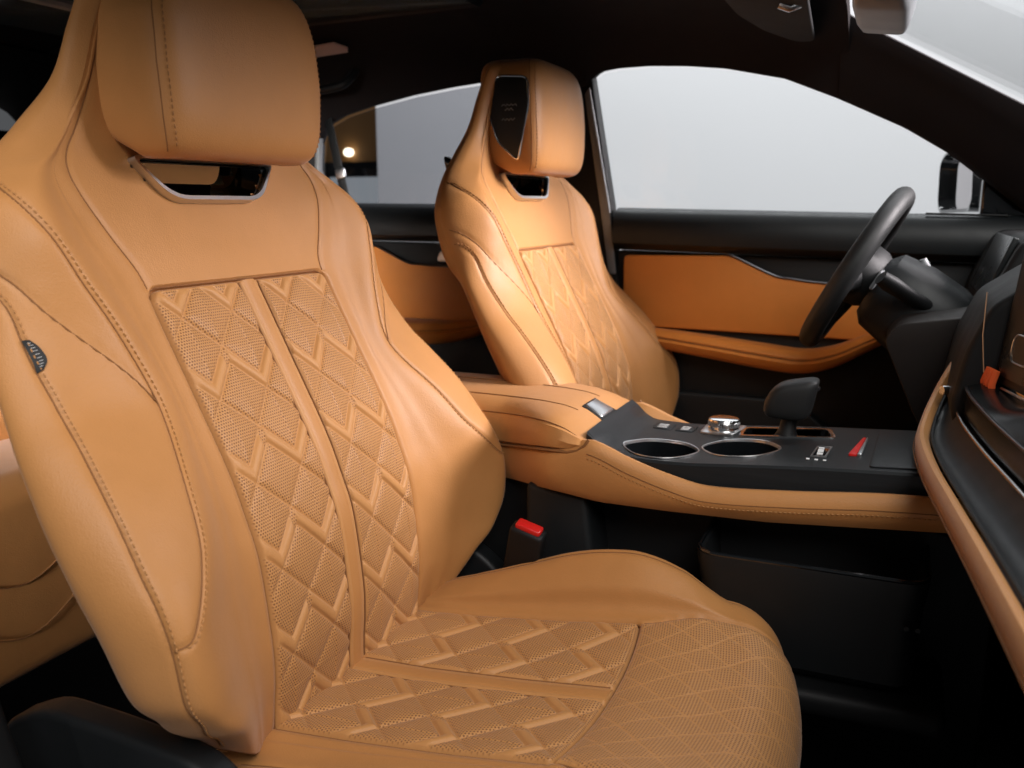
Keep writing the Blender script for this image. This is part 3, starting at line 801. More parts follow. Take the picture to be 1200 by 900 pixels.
# black top panel with two cup wells, cut through
pz = lambda x: float(spline(np.array([.804, .796, .783, .775, .7735, .781, .787, .793, .800]), ts=np.array([np.interp(x, [-.368, -.357, -.343, -.328, -.25, -.15, -.072, .043, .14], np.arange(9))]))[0])
def psec(x):
    z = pz(x); o = [(-.1125, z-.04), (-.1125, z-.003), (-.1095, z), (-.05, z+.0008)]
    return [(x, y, zz) for y, zz in o]+[(x, -y, zz) for y, zz in reversed(o)]
pan = loft('top_panel', [psec(x) for x in np.linspace(-.366, .12, 70)], M_PANEL, cx, off=co)
def lens(cx_, cy_, a, b, n=40):
    """Round well outline drawn out to a soft point at both ends along the console."""
    out = []
    for i in range(n):
        t = 2*math.pi*i/n; c, s_ = math.cos(t), math.sin(t)
        out.append((cx_+a*(abs(c)**.85)*math.copysign(1, c)*(1+.13*abs(c)**9), cy_+b*math.copysign(abs(s_)**1.0, s_)))
    return out
CUPS = [(-.279, -.054), (-.176, -.028)]
def boolean_cut(o, polys, zlo, zhi):
    for poly in polys:
        mb = MB(); mb.prism(poly, 'z', zlo, zhi); c = mb.build('cutter', M_GLOSS, None, smooth=False, off=co); c.parent = o.parent
        md = o.modifiers.new('cut', 'BOOLEAN'); md.operation = 'DIFFERENCE'; md.object = c; md.solver = 'EXACT'
        bpy.context.view_layer.update()
        me = bpy.data.meshes.new_from_object(o.evaluated_get(bpy.context.evaluated_depsgraph_get()))
        o.modifiers.clear(); old = o.data; o.data = me; bpy.data.meshes.remove(old)
        m_ = c.data; bpy.data.objects.remove(c); bpy.data.meshes.remove(m_)
    o.data.polygons.foreach_set('use_smooth', [True]*len(o.data.polygons)); o.data.set_sharp_from_angle(angle=math.radians(35))
cups = [lens(x, y, .0455, .0465) for x, y in CUPS]
gearslot = rpoly([(-.185, .040), (-.065, .040), (-.075, .083), (-.185, .083)], .008, 5)
boolean_cut(pan, cups+[gearslot], .70, .85)
for (x, y), poly in zip(CUPS, cups):
    n = len(poly); A = np.array(poly); c = A.mean(0)
    lv = [(1.025, .0010), (1.018, .0020), (.985, .0018), (.970, -.002), (.93, -.03), (.90, -.062), (.5, -.064), (.02, -.064)]
    rim = []
    for k, d in lv[:4]:
        B = c+(A-c)*k; rim.append([(p[0], p[1], pz(p[0])+d) for p in B])
    r_ = loft('cup_rim', rim, M_SILVER, cx, off=co, caps=False)
    well = []
    for k, d in lv[3:]:
        B = c+(A-c)*k; well.append([(p[0], p[1], pz(c[0])*.5+pz(p[0])*.5+d) for p in B])
    loft('cup_well', well, M_GLOSS, r_, off=co, caps=False)
# silver frame plate round dial and selector
fr = [(-.245, .035), (-.190, .030), (-.062, .034), (-.074, .092), (-.245, .095)]
def plate(poly, d0, d1, nm, mat, par, bevel=.0008):
    n = len(poly); V = [(x, y, pz(x)+d0) for x, y in poly]+[(x, y, pz(x)+d1) for x, y in poly]
    return MB().add(V, [tuple(range(n))[::-1], tuple(range(n, 2*n))]+[(i, (i+1) % n, n+(i+1) % n, n+i) for i in range(n)]).build(nm, mat, par, bevel=bevel, off=co)
def dens(poly, n=8):
    out = []
    for i in range(len(poly)):
        a, b = np.array(poly[i]), np.array(poly[(i+1) % len(poly)])
        out += [tuple(a+(b-a)*t) for t in np.linspace(0, 1, n, endpoint=False)]
    return out
def ringplate(o_p, i_p, d0, d1, nm, mat, par):
    n = len(o_p); V = []
    for poly, d in ((o_p, d0), (o_p, d1), (i_p, d1), (i_p, d0)): V += [(x, y, pz(x)+d) for x, y in poly]
    F_ = [(a*n+i, a*n+(i+1) % n, (a+1)*n+(i+1) % n, (a+1)*n+i) for a in range(3) for i in range(n)]
    return MB().add(V, F_).build(nm, mat, par, off=co)
inner = np.array(gearslot); cc_ = inner.mean(0); outer = cc_+(inner-cc_)*np.array([1.10, 1.26])
gs = ringplate(list(map(tuple, outer)), gearslot, -.002, .0028, 'selector_frame', M_CHROME, cx)
secs = []
for k, d in ((1, .001), (1, -.02), (.6, -.024), (.02, -.024)):
    B = cc_+(inner-cc_)*k; secs.append([(p[0], p[1], pz(p[0])+d) for p in B])
loft('selector_well', secs, M_BLK, gs, off=co, caps=False)
# gear selector: boot, stem, knob swept rearwards-up
gk = MB(); gk.tube([(-.128, .061, .768), (-.126, .061, .79), (-.124, .061, .812), (-.124, .061, .825)], [.022, .012, .010, .011], 16)
stem = gk.build('selector_stem', M_BLK, cx, off=co)
def kn(c, rx, ry, rz, t):
    a = np.arange(24)*2*math.pi/24; n = 4.0
    u = np.sign(np.cos(a))*np.abs(np.cos(a))**(2/n)*rx; v = np.sign(np.sin(a))*np.abs(np.sin(a))**(2/n)*ry
    return [(c[0]+uu*math.cos(t), c[1]+vv, c[2]+uu*math.sin(t)) for uu, vv in zip(u, v)]
ks = [((-.1275, .061, .806), .014, .013, 0), ((-.1275, .061, .808), .026, .021, 0), ((-.1275, .061, .813), .0315, .0255, .02), ((-.1270, .061, .823), .0335, .027, .03), ((-.1245, .061, .836), .0335, .0275, .08),
      ((-.1205, .061, .848), .0325, .027, .15), ((-.1165, .061, .8565), .030, .025, .19), ((-.1145, .061, .8605), .024, .020, .20), ((-.114, .061, .8625), .012, .010, .20)]
knob = loft('selector_knob', [kn(c, rx, ry, 0, t) for c, rx, ry, t in ks], M_LEATHB, cx, off=co)
sbm = knob.modifiers.new('s', 'SUBSURF'); sbm.levels = 1; sbm.render_levels = 2
MB().tube([(-.0895, .056, .851), (-.0890, .066, .851)], .003, 10).build('knob_button', M_DARKMET, knob, off=co)
# rotary dial
dx, dy = -.217, .074; d0 = pz(dx)
def lathe(prof_, c, n=40):
    return [[(c[0]+r*math.cos(a), c[1]+r*math.sin(a), c[2]+z) for a in np.arange(n)*2*math.pi/n] for r, z in prof_]
base = plate(rpoly([(-.247, .048), (-.196, .040), (-.186, .096), (-.247, .104)], .008, 4), -.001, .0035, 'dial_base', M_SILVER, cx)
dl = loft('rotary_dial', lathe([(.0225, .002), (.0225, .006), (.0215, .008), (.0215, .014), (.0225, .016), (.0215, .0185), (.0195, .0195)], (dx, dy, d0)), M_CHROME, cx, off=co)
loft('dial_top', lathe([(.0192, .0193), (.0180, .0188), (.001, .0188)], (dx, dy, d0)), M_GLOSS, dl, off=co)
mb = MB()
for i in range(40):
    a = i*2*math.pi/40; mb.tube([(dx+.0225*math.cos(a), dy+.0225*math.sin(a), d0+.0085), (dx+.0225*math.cos(a), dy+.0225*math.sin(a), d0+.0135)], .0007, 5)
mb.build('dial_grip', M_SILVER, dl, off=co)
# row of buttons ahead of the lid, with light print
for k, x in enumerate((-.304, -.271)):
    b = plate(rpoly([(x-.014, .050), (x+.014, .050), (x+.014, .090), (x-.014, .090)], .004, 3), -.001, .002, 'console_button', M_BLK2, cx)
    mb = MB(); z = pz(x)+.0024
    for y0 in (.058, .066, .074): mb.box((x-.008+.002*k, y0, z-.0004), (x+.006, y0+.0022, z+.0002))
    mb.build('button_print', M_WHITE, b, off=co)
# mode switch with print, red and silver slider, edge of the charging mat
b = plate(rpoly([(-.083, -.066), (-.066, -.066), (-.062, -.016), (-.079, -.016)], .004, 3), -.001, .0025, 'mode_switch', M_GLOSS, cx)
ringplate(dens([(-.084, -.067), (-.065, -.067), (-.061, -.015), (-.080, -.015)]), dens([(-.082, -.065), (-.067, -.065), (-.063, -.017), (-.078, -.017)]), .001, .0032, 'switch_rim', M_SILVER, b)
mb = MB(); z = pz(-.073)+.0026
for y0, y1 in ((-.058, -.05), (-.046, -.032), (-.028, -.022)): mb.box((-.077, y0, z-.0004), (-.070, y1, z+.0006))
for i in range(3): mb.box((-.088+i*.010, -.079, pz(-.08)+.0008), (-.084+i*.010, -.074, pz(-.08)+.0016))
mb.build('switch_print', M_WHITE, b, off=co)
b = plate(rpoly([(-.040, -.050), (-.030, -.050), (-.022, .040), (-.026, .040)], .002, 3), -.001, .004, 'red_slider', M_RED, cx)
plate(rpoly([(-.0295, -.050), (-.024, -.050), (-.0195, .040), (-.0215, .040)], .001, 3), -.001, .0042, 'slider_trim', M_SILVER, b)
mat_ = plate(rpoly([(-.014, -.098), (.12, -.098), (.12, .098), (-.006, .098)], .006, 4), -.001, .0022, 'charging_mat', M_PANEL, cx)

# red belt buckle beside the console
bk = empty('belt_buckle', (-.43, -.165, .60), 'black seat belt buckle with bright red button beside the console', 'belt buckle')
bo = (-.43, -.165, .60)
a0 = np.array([-.455, -.160, .56]); dr = np.array([.10, -.02, .75]); dr /= np.linalg.norm(dr)
def obb(c, ax, ay, az, hx, hy, hz):
    c = np.array(c, float); V = [c+sx*hx*ax+sy*hy*ay+sz*hz*az for sz in (-1, 1) for sx, sy in ((-1, -1), (1, -1), (1, 1), (-1, 1))]
    return V, [(3, 2, 1, 0), (4, 5, 6, 7), (0, 1, 5, 4), (1, 2, 6, 5), (2, 3, 7, 6), (3, 0, 4, 7)]
az = np.array([.25, -.25, .93]); az /= np.linalg.norm(az); ax = np.cross([0, 1, 0], az); ax /= np.linalg.norm(ax); ay = np.cross(az, ax)
MB().add(*obb((-.437, -.160, .63), ax, ay, az, .024, .013, .052)).build('buckle_body', M_BLK, bk, bevel=.006, off=bo)
MB().add(*obb(np.array([-.437, -.160, .63])+az*.052, ax, ay, az, .018, .0085, .006)).build('buckle_button', M_RED, bk, bevel=.003, off=bo)
MB().add(*obb((-.462, -.150, .50), ax, ay, az, .018, .004, .10)).build('buckle_strap', M_BLK, bk, bevel=.002, off=bo)
mb = MB(); c = np.array([-.437, -.160, .615])-ay*.0135
for i in range(3): mb.add(*obb(c-az*.012*i, ax, ay, az, .010, .0006, .0018))
mb.build('buckle_print', M_GREY, bk, off=bo)

# storage tray under the console
tr = empty('storage_tray', (-.07, -.08, .54), 'dark open storage tray under the front of the console', 'storage tray'); to = (-.07, -.08, .54)
def tsec(z, gx, gy, r=.03):
    return [(x, y, z) for x, y in rpoly([(-.195-gx, -.165-gy), (.052+gx, -.165-gy), (.052+gx, .12+gy), (-.195-gx, .12+gy)], r, 6)]
loft('tray_body', [tsec(.535, -.012, -.012), tsec(.548, 0, 0), tsec(.645, .006, .006), tsec(.672, .010, .010), tsec(.680, .010, .010), tsec(.680, .002, .002), tsec(.66, 0, 0), tsec(.57, -.006, -.006), tsec(.56, -.05, -.05)], M_BLK2, tr, off=to)
MB().tube(np.array(tsec(.682, .008, .008)), .0028, 8, closed=True).build('tray_rim', M_GLOSS, tr, off=to)
mb = MB(); mb.box((-.26, -.19, .50), (.09, .14, .533)); mb.build('tray_foot', M_BLK, tr, bevel=.012, off=to)
for x in (.040, .052): MB().tube([(x, -.1745, .628), (x, -.1775, .628)], .003, 10).build('tray_pin', M_BLK2, tr, off=to)

# ------------------------------------------------------------------ dashboard
da = empty('dashboard', (.15, 0, .8), 'black dashboard at the right edge with tan edged shelf and chrome strips', 'dashboard'); do = (.15, 0, .8)
EDGE = np.array([(.088, .150, .912), (.066, .105, .882), (.046, .055, .845), (.034, -.020, .824), (.033, -.085, .820), (.040, -.20, .822), (.052, -.33, .827), (.068, -.50, .834), (.083, -.68, .842), (.093, -.80, .846)])
ED = spline(EDGE+np.array([.008, 0, 0]), 90)
MB().tube(ED+np.array([.004, 0, -.010]), .0155, 14, flat=(.60, 1.15)).build('tan_edge', M_TAN, da, off=do)
L_ = ED+np.array([-.0065, 0, -.012]); MB().tube(L_, .0007, 6).build('edge_seam', M_SEAM, da, off=do)
# shelf surface behind the edge, up to the chrome strip
tt = np.linspace(0, 1, 90)
back = spline(np.array([(.112, .150, .925), (.093, .105, .900), (.082, .055, .872), (.080, -.020, .856), (.083, -.085, .850), (.096, -.20, .848), (.112, -.33, .850), (.130, -.50, .855), (.148, -.68, .862), (.160, -.80, .866)]), 90)
def ribbon(name, a, b, mat, parent, sag=0, n=8, thick=.004, off=do):
    rows = []
    for t in np.linspace(0, 1, n): rows.append(a*(1-t)+b*t-np.array([0, 0, sag])*math.sin(math.pi*t))
    top = np.array(rows)            # n x m x 3
    S_ = np.concatenate([top, top[::-1]-np.array([-.3*thick, 0, thick])], 0)     # closed strip
    return loft(name, np.transpose(S_, (1, 0, 2)), mat, parent, off=off)
inn = ED+np.array([.013, 0, .003])
ribbon('shelf', inn, back, M_BLK2, da, sag=.012)
MB().tube(inn+np.array([0, 0, .0008]), .0022, 8).build('shelf_gap', M_BLK, da, off=do)
KS = int(np.argmax(back[:, 1] < -.035))
MB().tube(back[KS:]+np.array([-.001, 0, .002]), .0022, 8).build('chrome_strip', M_CHROME, da, off=do)
b2 = back+np.array([.006, .0, .034]); ribbon('vent_band', back[KS:]+np.array([.004, 0, .002]), b2[KS:], M_SATIN, da)
MB().tube(b2[KS:]+np.array([-.001, 0, 0]), .0018, 8).build('upper_strip', M_DARKMET, da, off=do)
wy = ss(-.13, -.32, -np.abs(0)+b2[:, 1])[:, None]*1.0; b3 = b2+np.array([.05, 0, .0])+wy*np.array([0, 0, .055]); ribbon('dash_face', b2[KS:]+np.array([.001, 0, .001]), b3[KS:], M_SATIN, da, sag=-.006)
ribbon('tan_dash_band', b3[KS:]+np.array([.001, 0, 0]), (b3+np.array([.012, 0, .0])+wy*np.array([0, 0, .018]))[KS:], M_DOOR, da)
b4 = b3+np.array([.012, 0, .0])+wy*np.array([0, 0, .018]); b5 = b4.copy(); b5[:, 0] = .62; b5[:, 2] = 1.03
ribbon('dash_top', b4, b5, M_BLK, da, sag=-.03)
# lower dash below the shelf
low = ED+np.array([.010, 0, -.026]); l2 = low.copy(); l2[:, 0] += .22; l2[:, 2] = .60
ribbon('lower_dash', low[24:], l2[24:], M_BLK, da, sag=.02)
# glossy centre stack between screen and console
mb = MB(); mb.prism(rpoly([(.070, .860), (.082, .93), (.105, .985), (.16, 1.025), (.30, 1.03), (.30, .80), (.085, .80)], .012, 4), 'y', -.036, .20)
mb.build('centre_stack', M_BLK, da, bevel=.008, off=do)
MB().tube([(.098, -.0368, 1.0), (.098, -.0368, .95), (.103, -.0372, .905)], .0009, 6).build('stack_line', M_SILVER, da, off=do)
mb = MB(); mb.tube([(.070, .030, .868), (.063, .026, .868)], .006, 14); mb.build('start_button', M_CHROME, da, off=do)
# touch screen leaning back, its edge towards the driver
sc_ = empty('touch_screen', (.13, -.1, .95), 'dark touch screen with rounded bezel cut by the right edge of the picture', 'screen'); so = (.13, -.1, .95)
s0 = np.array([.1135, -.040, .896]); ey = np.array([.026, -.10, .0]); ey /= np.linalg.norm(ey); ez = np.array([.021, .0, .19]); ez /= np.linalg.norm(ez); en = np.cross(ey, ez)
if en[0] > 0: en = -en
def scr(u_, v_, d): return s0+ey*u_+ez*v_+en*d
def slab(poly, d0, d1):
    n = len(poly); V = [scr(a, b_, d0) for a, b_ in poly]+[scr(a, b_, d1) for a, b_ in poly]
    return MB().add(V, [tuple(range(n))[::-1], tuple(range(n, 2*n))]+[(i, (i+1) % n, n+(i+1) % n, n+i) for i in range(n)])
slab(rpoly([(0, 0), (.34, 0), (.34, .21), (0, .21)], .014, 6), -.022, 0).build('screen_housing', M_BLK2, sc_, bevel=.003, off=so)
slab(rpoly([(.012, .010), (.328, .010), (.328, .20), (.012, .20)], .012, 6), .0005, .0015).build('screen_panel', M_SCREEN, sc_, off=so)
c_ = [scr(a, b_, .0018) for a, b_ in rpoly([(.035, .030), (.085, .030), (.085, .062), (.035, .062)], .014, 6)]
MB().tube(c_, .0012, 6, closed=True).build('screen_key_outline', M_SILVER, sc_, off=so)
MB().tube([scr(a, -.003, .001) for a in np.linspace(.03, .34, 12)], .0016, 8).build('screen_trim', M_SILVER, sc_, off=so)
# orange tag hung below the screen corner
og = empty('orange_tag', (.11, -.05, .89), 'small orange ribbed tag clipped under the corner of the touch screen', 'tag'); oo = (.11, -.05, .89)
mb = MB()
for i in range(4):
    y = -.040-.008*i; x = .113+.002*i
    mb.tube([(x-.008, y+.002, .876), (x-.009, y, .896), (x-.005, y-.002, .912)], [.0035, .0042, .0035], 8)
mb.build('tag_rib', M_ORANGE, og, off=oo)
mb = MB(); mb.box((.104, -.075, .872), (.112, -.034, .880)); mb.build('tag_clip', M_BLK, og, bevel=.002, off=oo)

# ------------------------------------------------------------------ steering wheel with column and stalks
sw = empty('steering_wheel', (-.064, .40, .995), 'black leather steering wheel seen edge-on with its column and stalks', 'steering wheel'); wo = (-.064, .40, .995)
wc = np.array([-.066, .400, .992]); up_ = np.array([.145, 0, .265]); up_ /= np.linalg.norm(up_)
yaw = math.radians(3.2); sd_ = np.array([math.sin(yaw), math.cos(yaw), 0]); wn = np.cross(sd_, up_); wn /= np.linalg.norm(wn)
if wn[0] < 0: wn = -wn
up_ = np.cross(wn, sd_); up_ *= np.sign(up_[2])
RW = .136
pts = []
for a in np.arange(72)*2*math.pi/72:
    r = RW*(1-.05*max(0, -math.sin(a))**6); pts.append(wc+sd_*RW*1.06*math.cos(a)+up_*r*math.sin(a))
rim = MB().tube(pts, .0188, 18, closed=True, flat=(1, .92)).build('rim', M_LEATHB, sw, off=wo)
hub = [[wc+wn*d+sd_*r*1.15*math.cos(a)+up_*r*.85*math.sin(a) for a in np.arange(32)*2*math.pi/32] for d, r in ((-.012, .02), (-.010, .055), (.004, .064), (.03, .060), (.05, .045))]
loft('hub', hub, M_BLK, sw, off=wo)
for sg, dv in ((1, 0), (-1, 0)):
    MB().tube([wc+sd_*sg*.045+wn*.012, wc+sd_*sg*.09+wn*.010-up_*.006, wc+sd_*sg*.140+wn*.002-up_*.01], [.022, .016, .013], 12, flat=(.55, 1.1)).build('spoke', M_SILVER if False else M_BLK, sw, off=wo)
    pd = wc+sd_*sg*.075+wn*.040
    MB().add(*obb(pd+up_*.012, sd_, up_, wn, .026, .016, .003)).build('paddle', M_GREY, sw, bevel=.003, off=wo)
MB().tube([wc-up_*.05+wn*.01, wc-up_*.09+wn*.008, wc-up_*.135], [.018, .013, .012], 12).build('spoke', M_BLK, sw, off=wo)
# column shroud
cl = []
for d, rx, rz, dz in ((.036, .062, .050, 0), (.050, .070, .066, 0), (.10, .074, .074, -.004), (.15, .072, .074, -.010), (.20, .060, .066, -.018), (.27, .055, .06, -.02), (.34, .05, .05, -.02)):
    c = wc+wn*d+np.array([0, 0, dz-.006])
    ring_ = []
    for a in np.arange(36)*2*math.pi/36:
        ring_.append(c+sd_*rx*math.copysign(abs(math.cos(a))**.8, math.cos(a))+up_*rz*math.copysign(abs(math.sin(a))**.85, math.sin(a)))
    cl.append(ring_)
loft('column_shroud', cl, M_BLK2, sw, off=wo)
stalk0 = wc+wn*.120-sd_*.060+up_*.012
MB().tube([stalk0, stalk0-sd_*.030+np.array([-.022, 0, .016]), stalk0-sd_*.055+np.array([-.048, 0, .036]), stalk0-sd_*.060+np.array([-.062, 0, .046])], [.013, .0125, .0145, .012], 14, flat=(1.25, .9)).build('stalk', M_BLK, sw, off=wo)
st2 = wc+wn*.100+sd_*.0+up_*.045
MB().tube([st2, st2+up_*.02-np.array([.012, 0, 0]), st2+up_*.034-np.array([.024, 0, 0])], [.008, .008, .006], 12).build('tilt_lever', M_GREY, sw, off=wo)
# knee panel below the column
mb = MB(); mb.prism(rpoly([(-.012, .905), (.010, .93), (.14, .95), (.20, .80), (.10, .68), (.035, .80)], .012, 4), 'y', .20, .66)
kp = mb.build('knee_panel', plastic('brown_black_plastic', (.011, .008, .007), .55, g=.2, spec=.25), da, bevel=.008, off=do)
# driver binnacle
mb = MB(); mb.prism(rpoly([(.12, .96), (.16, 1.055), (.40, 1.06), (.45, .80), (.13, .80)], .02, 5), 'y', .24, .70)
mb.build('binnacle', M_BLK, da, bevel=.008, off=do)
slab2 = MB().add([(.118, .27, .965), (.118, .53, .965), (.150, .53, 1.055), (.150, .27, 1.055), (.126, .27, .962), (.126, .53, .962), (.158, .53, 1.052), (.158, .27, 1.052)],
                 [(0, 1, 2, 3), (7, 6, 5, 4), (0, 4, 5, 1), (1, 5, 6, 2), (2, 6, 7, 3), (3, 7, 4, 0)])
slab2.build('instrument_display', M_SCREEN, da, bevel=.002, off=do)

# ------------------------------------------------------------------ doors
def zline(pts): 
    A = np.array(pts, float); return lambda x: float(np.interp(x, A[:, 0], A[:, 1]))
FTOP = [(-.665, 1.13), (-.648, 1.35), (-.636, 1.368), (-.62, 1.379), (-.58, 1.384), (-.512, 1.385), (-.43, 1.380), (-.353, 1.371), (-.235, 1.345), (-.136, 1.304), (-.01, 1.244), (.07, 1.195), (.21, 1.085)]
def door(name, x0, x1, label, tanpoly, armpts, top_z, chromeline, glasspoly, gmat, org):
    d = empty(name, org, label, 'car door', 'doors on the far side of the cabin')
    S_ = []
    for x in np.linspace(x0, x1, 30):
        zt = top_z(x)
        o = [(.745, zt-.006), (.722, zt), (.706, zt-.002), (.690, zt-.012), (.678, zt-.032), (.672, zt-.055), (.676, zt-.075), (.696, zt-.090), (.745, zt-.092)]
        S_.append([(x, y, z) for y, z in o])
    loft('upper_trim', S_, M_BLK2, d, off=org)
    mb = MB(); mb.prism([(x0, .15), (x1, .15), (x1, top_z(x1)-.093), (x0, top_z(x0)-.093)], 'y', .712, .75); mb.build('door_panel', M_BLK, d, off=org, bevel=.004)
    mb = MB(); mb.prism(rpoly(tanpoly, .010, 5), 'y', .698, .711); ip = mb.build('leather_panel', M_DOOR, d, off=org, bevel=.004)
    MB().tube(spline(np.array([(x, .6975, z) for x, z in chromeline]), 50), .0028, 8).build('panel_trim', M_DARKMET, ip, off=org)
    S_ = []
    A = np.array(armpts)
    for q in spline(A, 44):
        x, zb, zt, yy = q; h = zt-zb
        o = [(.712, zt-.002), (yy+.02, zt), (yy+.006, zt-.005), (yy, zt-h*.28), (yy+.002, zt-h*.38), (yy-.004, zt-h*.5), (yy+.002, zb+h*.22), (yy+.014, zb+h*.05), (.712, zb)]
        S_.append([(x, y, z) for y, z in o])
    ar = loft('armrest', S_, M_DOOR, d, off=org)
    L_ = np.array([(q[0], q[3]+.0005, q[2]-(q[2]-q[1])*.36) for q in spline(A, 44)]); MB().tube(L_, .001, 6).build('armrest_seam', M_SEAM, ar, off=org)
    n = len(glasspoly)
    V = [(x, .735, z) for x, z in glasspoly]+[(x, .739, z) for x, z in glasspoly]
    MB().add(V, [tuple(range(n))[::-1], tuple(range(n, 2*n))]+[(i, (i+1) % n, n+(i+1) % n, n+i) for i in range(n)]).build('window_glass', gmat, d, off=org, smooth=False)
    return d
fo = (-.15, .72, .2)
fd = door('front_door', -.575, .40, 'front door with wide orange tan panel and armrest behind the steering wheel',
     [(-.556, .992), (-.325, .996), (-.235, .957), (-.13, .944), (.10, .932), (.10, .83), (-.555, .838)],
     [(-.556, .800, .842, .672), (-.46, .792, .836, .655), (-.34, .778, .826, .645), (-.24, .766, .816, .64), (-.165, .762, .810, .64), (-.105, .778, .822, .642), (-.045, .812, .850, .648), (.00, .838, .868, .655), (.04, .845, .868, .66)],
     zline([(-.6, 1.095), (-.05, 1.085), (.4, 1.078)]), [(-.335, .998), (-.318, .995), (-.236, .9585), (-.20, .952), (-.13, .945), (.10, .933)],
     [(-.70, 1.05)]+FTOP[1:]+[(.30, 1.03)], M_GLASSF, fo)
MB().add([(-.055, .700, .870), (-.005, .700, .886), (.03, .700, .870)]+[(-.055, .705, .870), (-.005, .705, .886), (.03, .705, .870)], [(0, 1, 2), (5, 4, 3), (0, 3, 4, 1), (1, 4, 5, 2), (2, 5, 3, 0)]).build('inner_handle', M_SILVER, fd, off=fo)
mb = MB(); mb.box((.045, .700, 1.0836), (.165, .703, 1.0862)); 
MB().tube([(.04, .702, 1.0838), (.18, .702, 1.0805)], .0022, 6).build('demist_slot', M_BLK, fd, off=fo)
mb = MB(); mb.prism(rpoly([(-.50, .70), (-.18, .70), (-.05, .60), (-.05, .30), (-.50, .30)], .03, 4), 'y', .690, .713); mb.build('door_pocket', M_BLK2, fd, bevel=.008, off=fo)
# door mirror outside
mh = []
MP = rpoly([(.905, 1.085), (1.12, 1.08), (1.13, 1.20), (1.08, 1.222), (.925, 1.215)], .035, 6)
mx_ = lambda y: .124-.27*(y-1.01)
for d, k in ((.006, .84), (-.022, .90), (-.022, .99), (.02, 1.0), (.06, .96), (.10, .70), (.115, .35)):
    c = np.mean(MP, 0); mh.append([(mx_(y)+d, c[0]+(y-c[0])*k, c[1]+(z-c[1])*k) for y, z in MP])
mir = loft('mirror_housing', mh, M_GLOSS, fd, off=fo)
c = np.mean(MP, 0); pl = [(c[0]+(y-c[0])*.88, c[1]+(z-c[1])*.88) for y, z in MP]; n = len(pl)
ml = MB().add([(mx_(y)-.004, y, z) for y, z in pl]+[(mx_(y)+.004, y, z) for y, z in pl], [tuple(range(n))[::-1], tuple(range(n, 2*n))]+[(i, (i+1) % n, n+(i+1) % n, n+i) for i in range(n)])
ml.build('mirror_glass', M_MIRROR, mir, off=fo)
mb = MB(); mb.prism([(.135, 1.07), (.35, 1.07), (.35, 1.09), (.20, 1.10), (.135, 1.150)], 'y', .728, .80); mb.build('mirror_arm', M_GLOSS, fd, bevel=.006, off=fo)

ro_ = (-1.0, .72, .2)
RTOP = [(-.845, 1.13), (-.862, 1.352), (-.875, 1.366), (-.90, 1.371), (-.98, 1.364), (-1.084, 1.351), (-1.20, 1.330), (-1.275, 1.312), (-1.325, 1.290), (-1.343, 1.262), (-1.352, 1.184), (-1.30, 1.10)]
rd = door('rear_door', -1.42, -.66, 'rear door with orange tan panel seen between the two front seats',
     [(-1.40, 1.00), (-1.182, 1.0), (-1.10, .962), (-.978, .955), (-.68, .95), (-.68, .826), (-1.40, .826)],
     [(-1.38, .775, .835, .66), (-1.25, .772, .832, .65), (-1.10, .765, .826, .645), (-.99, .772, .828, .65), (-.92, .790, .834, .66), (-.86, .815, .838, .68), (-.80, .828, .840, .70)],
     zline([(-1.45, 1.106), (-.6, 1.10)]), [(-1.195, 1.002), (-1.182, .999), (-1.10, .9635), (-1.06, .959), (-.978, .956), (-.70, .951)],
     [(-.80, 1.06)]+RTOP[1:-1]+[(-1.38, 1.06)], M_GLASSR, ro_)
mb = MB(); mb.prism(rpoly([(-1.015, .968), (-.94, .966), (-.95, .992), (-1.005, .995)], .010, 5), 'y', .688, .712); mb.build('inner_handle', M_SILVER, rd, bevel=.004, off=ro_)

# ------------------------------------------------------------------ cabin shell
cab = empty('cabin_shell', (-.6, 0, 0), 'dark cabin shell of the car with black roof lining, pillars and floor', 'car body'); ko = (-.6, 0, 0)
allx = np.concatenate([np.linspace(-2.3, -1.36, 8), np.array([p[0] for p in RTOP[::-1][2:-1]]), np.array([p[0] for p in FTOP[1:9]]), ])
def cant(x):
    A = RTOP[::-1][2:-1]; B = FTOP[1:]
    if x < -.8: return float(np.interp(x, [-2.3, -1.36]+[p[0] for p in A], [1.20, 1.23]+[p[1] for p in A]))
    if x < -.66: return float(np.interp(x, [-.862, -.80, -.70, -.648], [1.352, 1.33, 1.33, 1.35]))
    return float(np.interp(x, [p[0] for p in B], [p[1] for p in B]))
xs_ = np.unique(np.concatenate([np.linspace(-2.3, -1.36, 8), np.linspace(-1.36, -.80, 40), np.linspace(-.8, -.66, 8), np.linspace(-.66, -.115, 50)]))
def roof_z(x): return float(np.interp(x, [-2.3, -1.6, -1.0, -.5, -.25, -.10], [1.40, 1.475, 1.50, 1.497, 1.475, 1.440]))
S_ = []
for x in xs_:
    zc_ = cant(x); zr_ = roof_z(x)
    o = [(.742, zc_+.014), (.728, zc_+.004), (.705, zc_), (.690, zc_+.020), (.655, max(zc_+.045, zc_*.5+zr_*.5)), (.60, zc_*.25+zr_*.75), (.52, zr_-.012), (.40, zr_)]
    o = o+[(-y, z) for y, z in reversed(o)]
    S_.append([(x, y, z) for y, z in o])
S_ = np.array(S_); back_ = S_[:, ::-1].copy(); back_[..., 2] += .03; back_[..., 1] *= 1.02
loft('roof_lining', np.concatenate([S_, back_], 1), M_FAB, cab, off=ko)
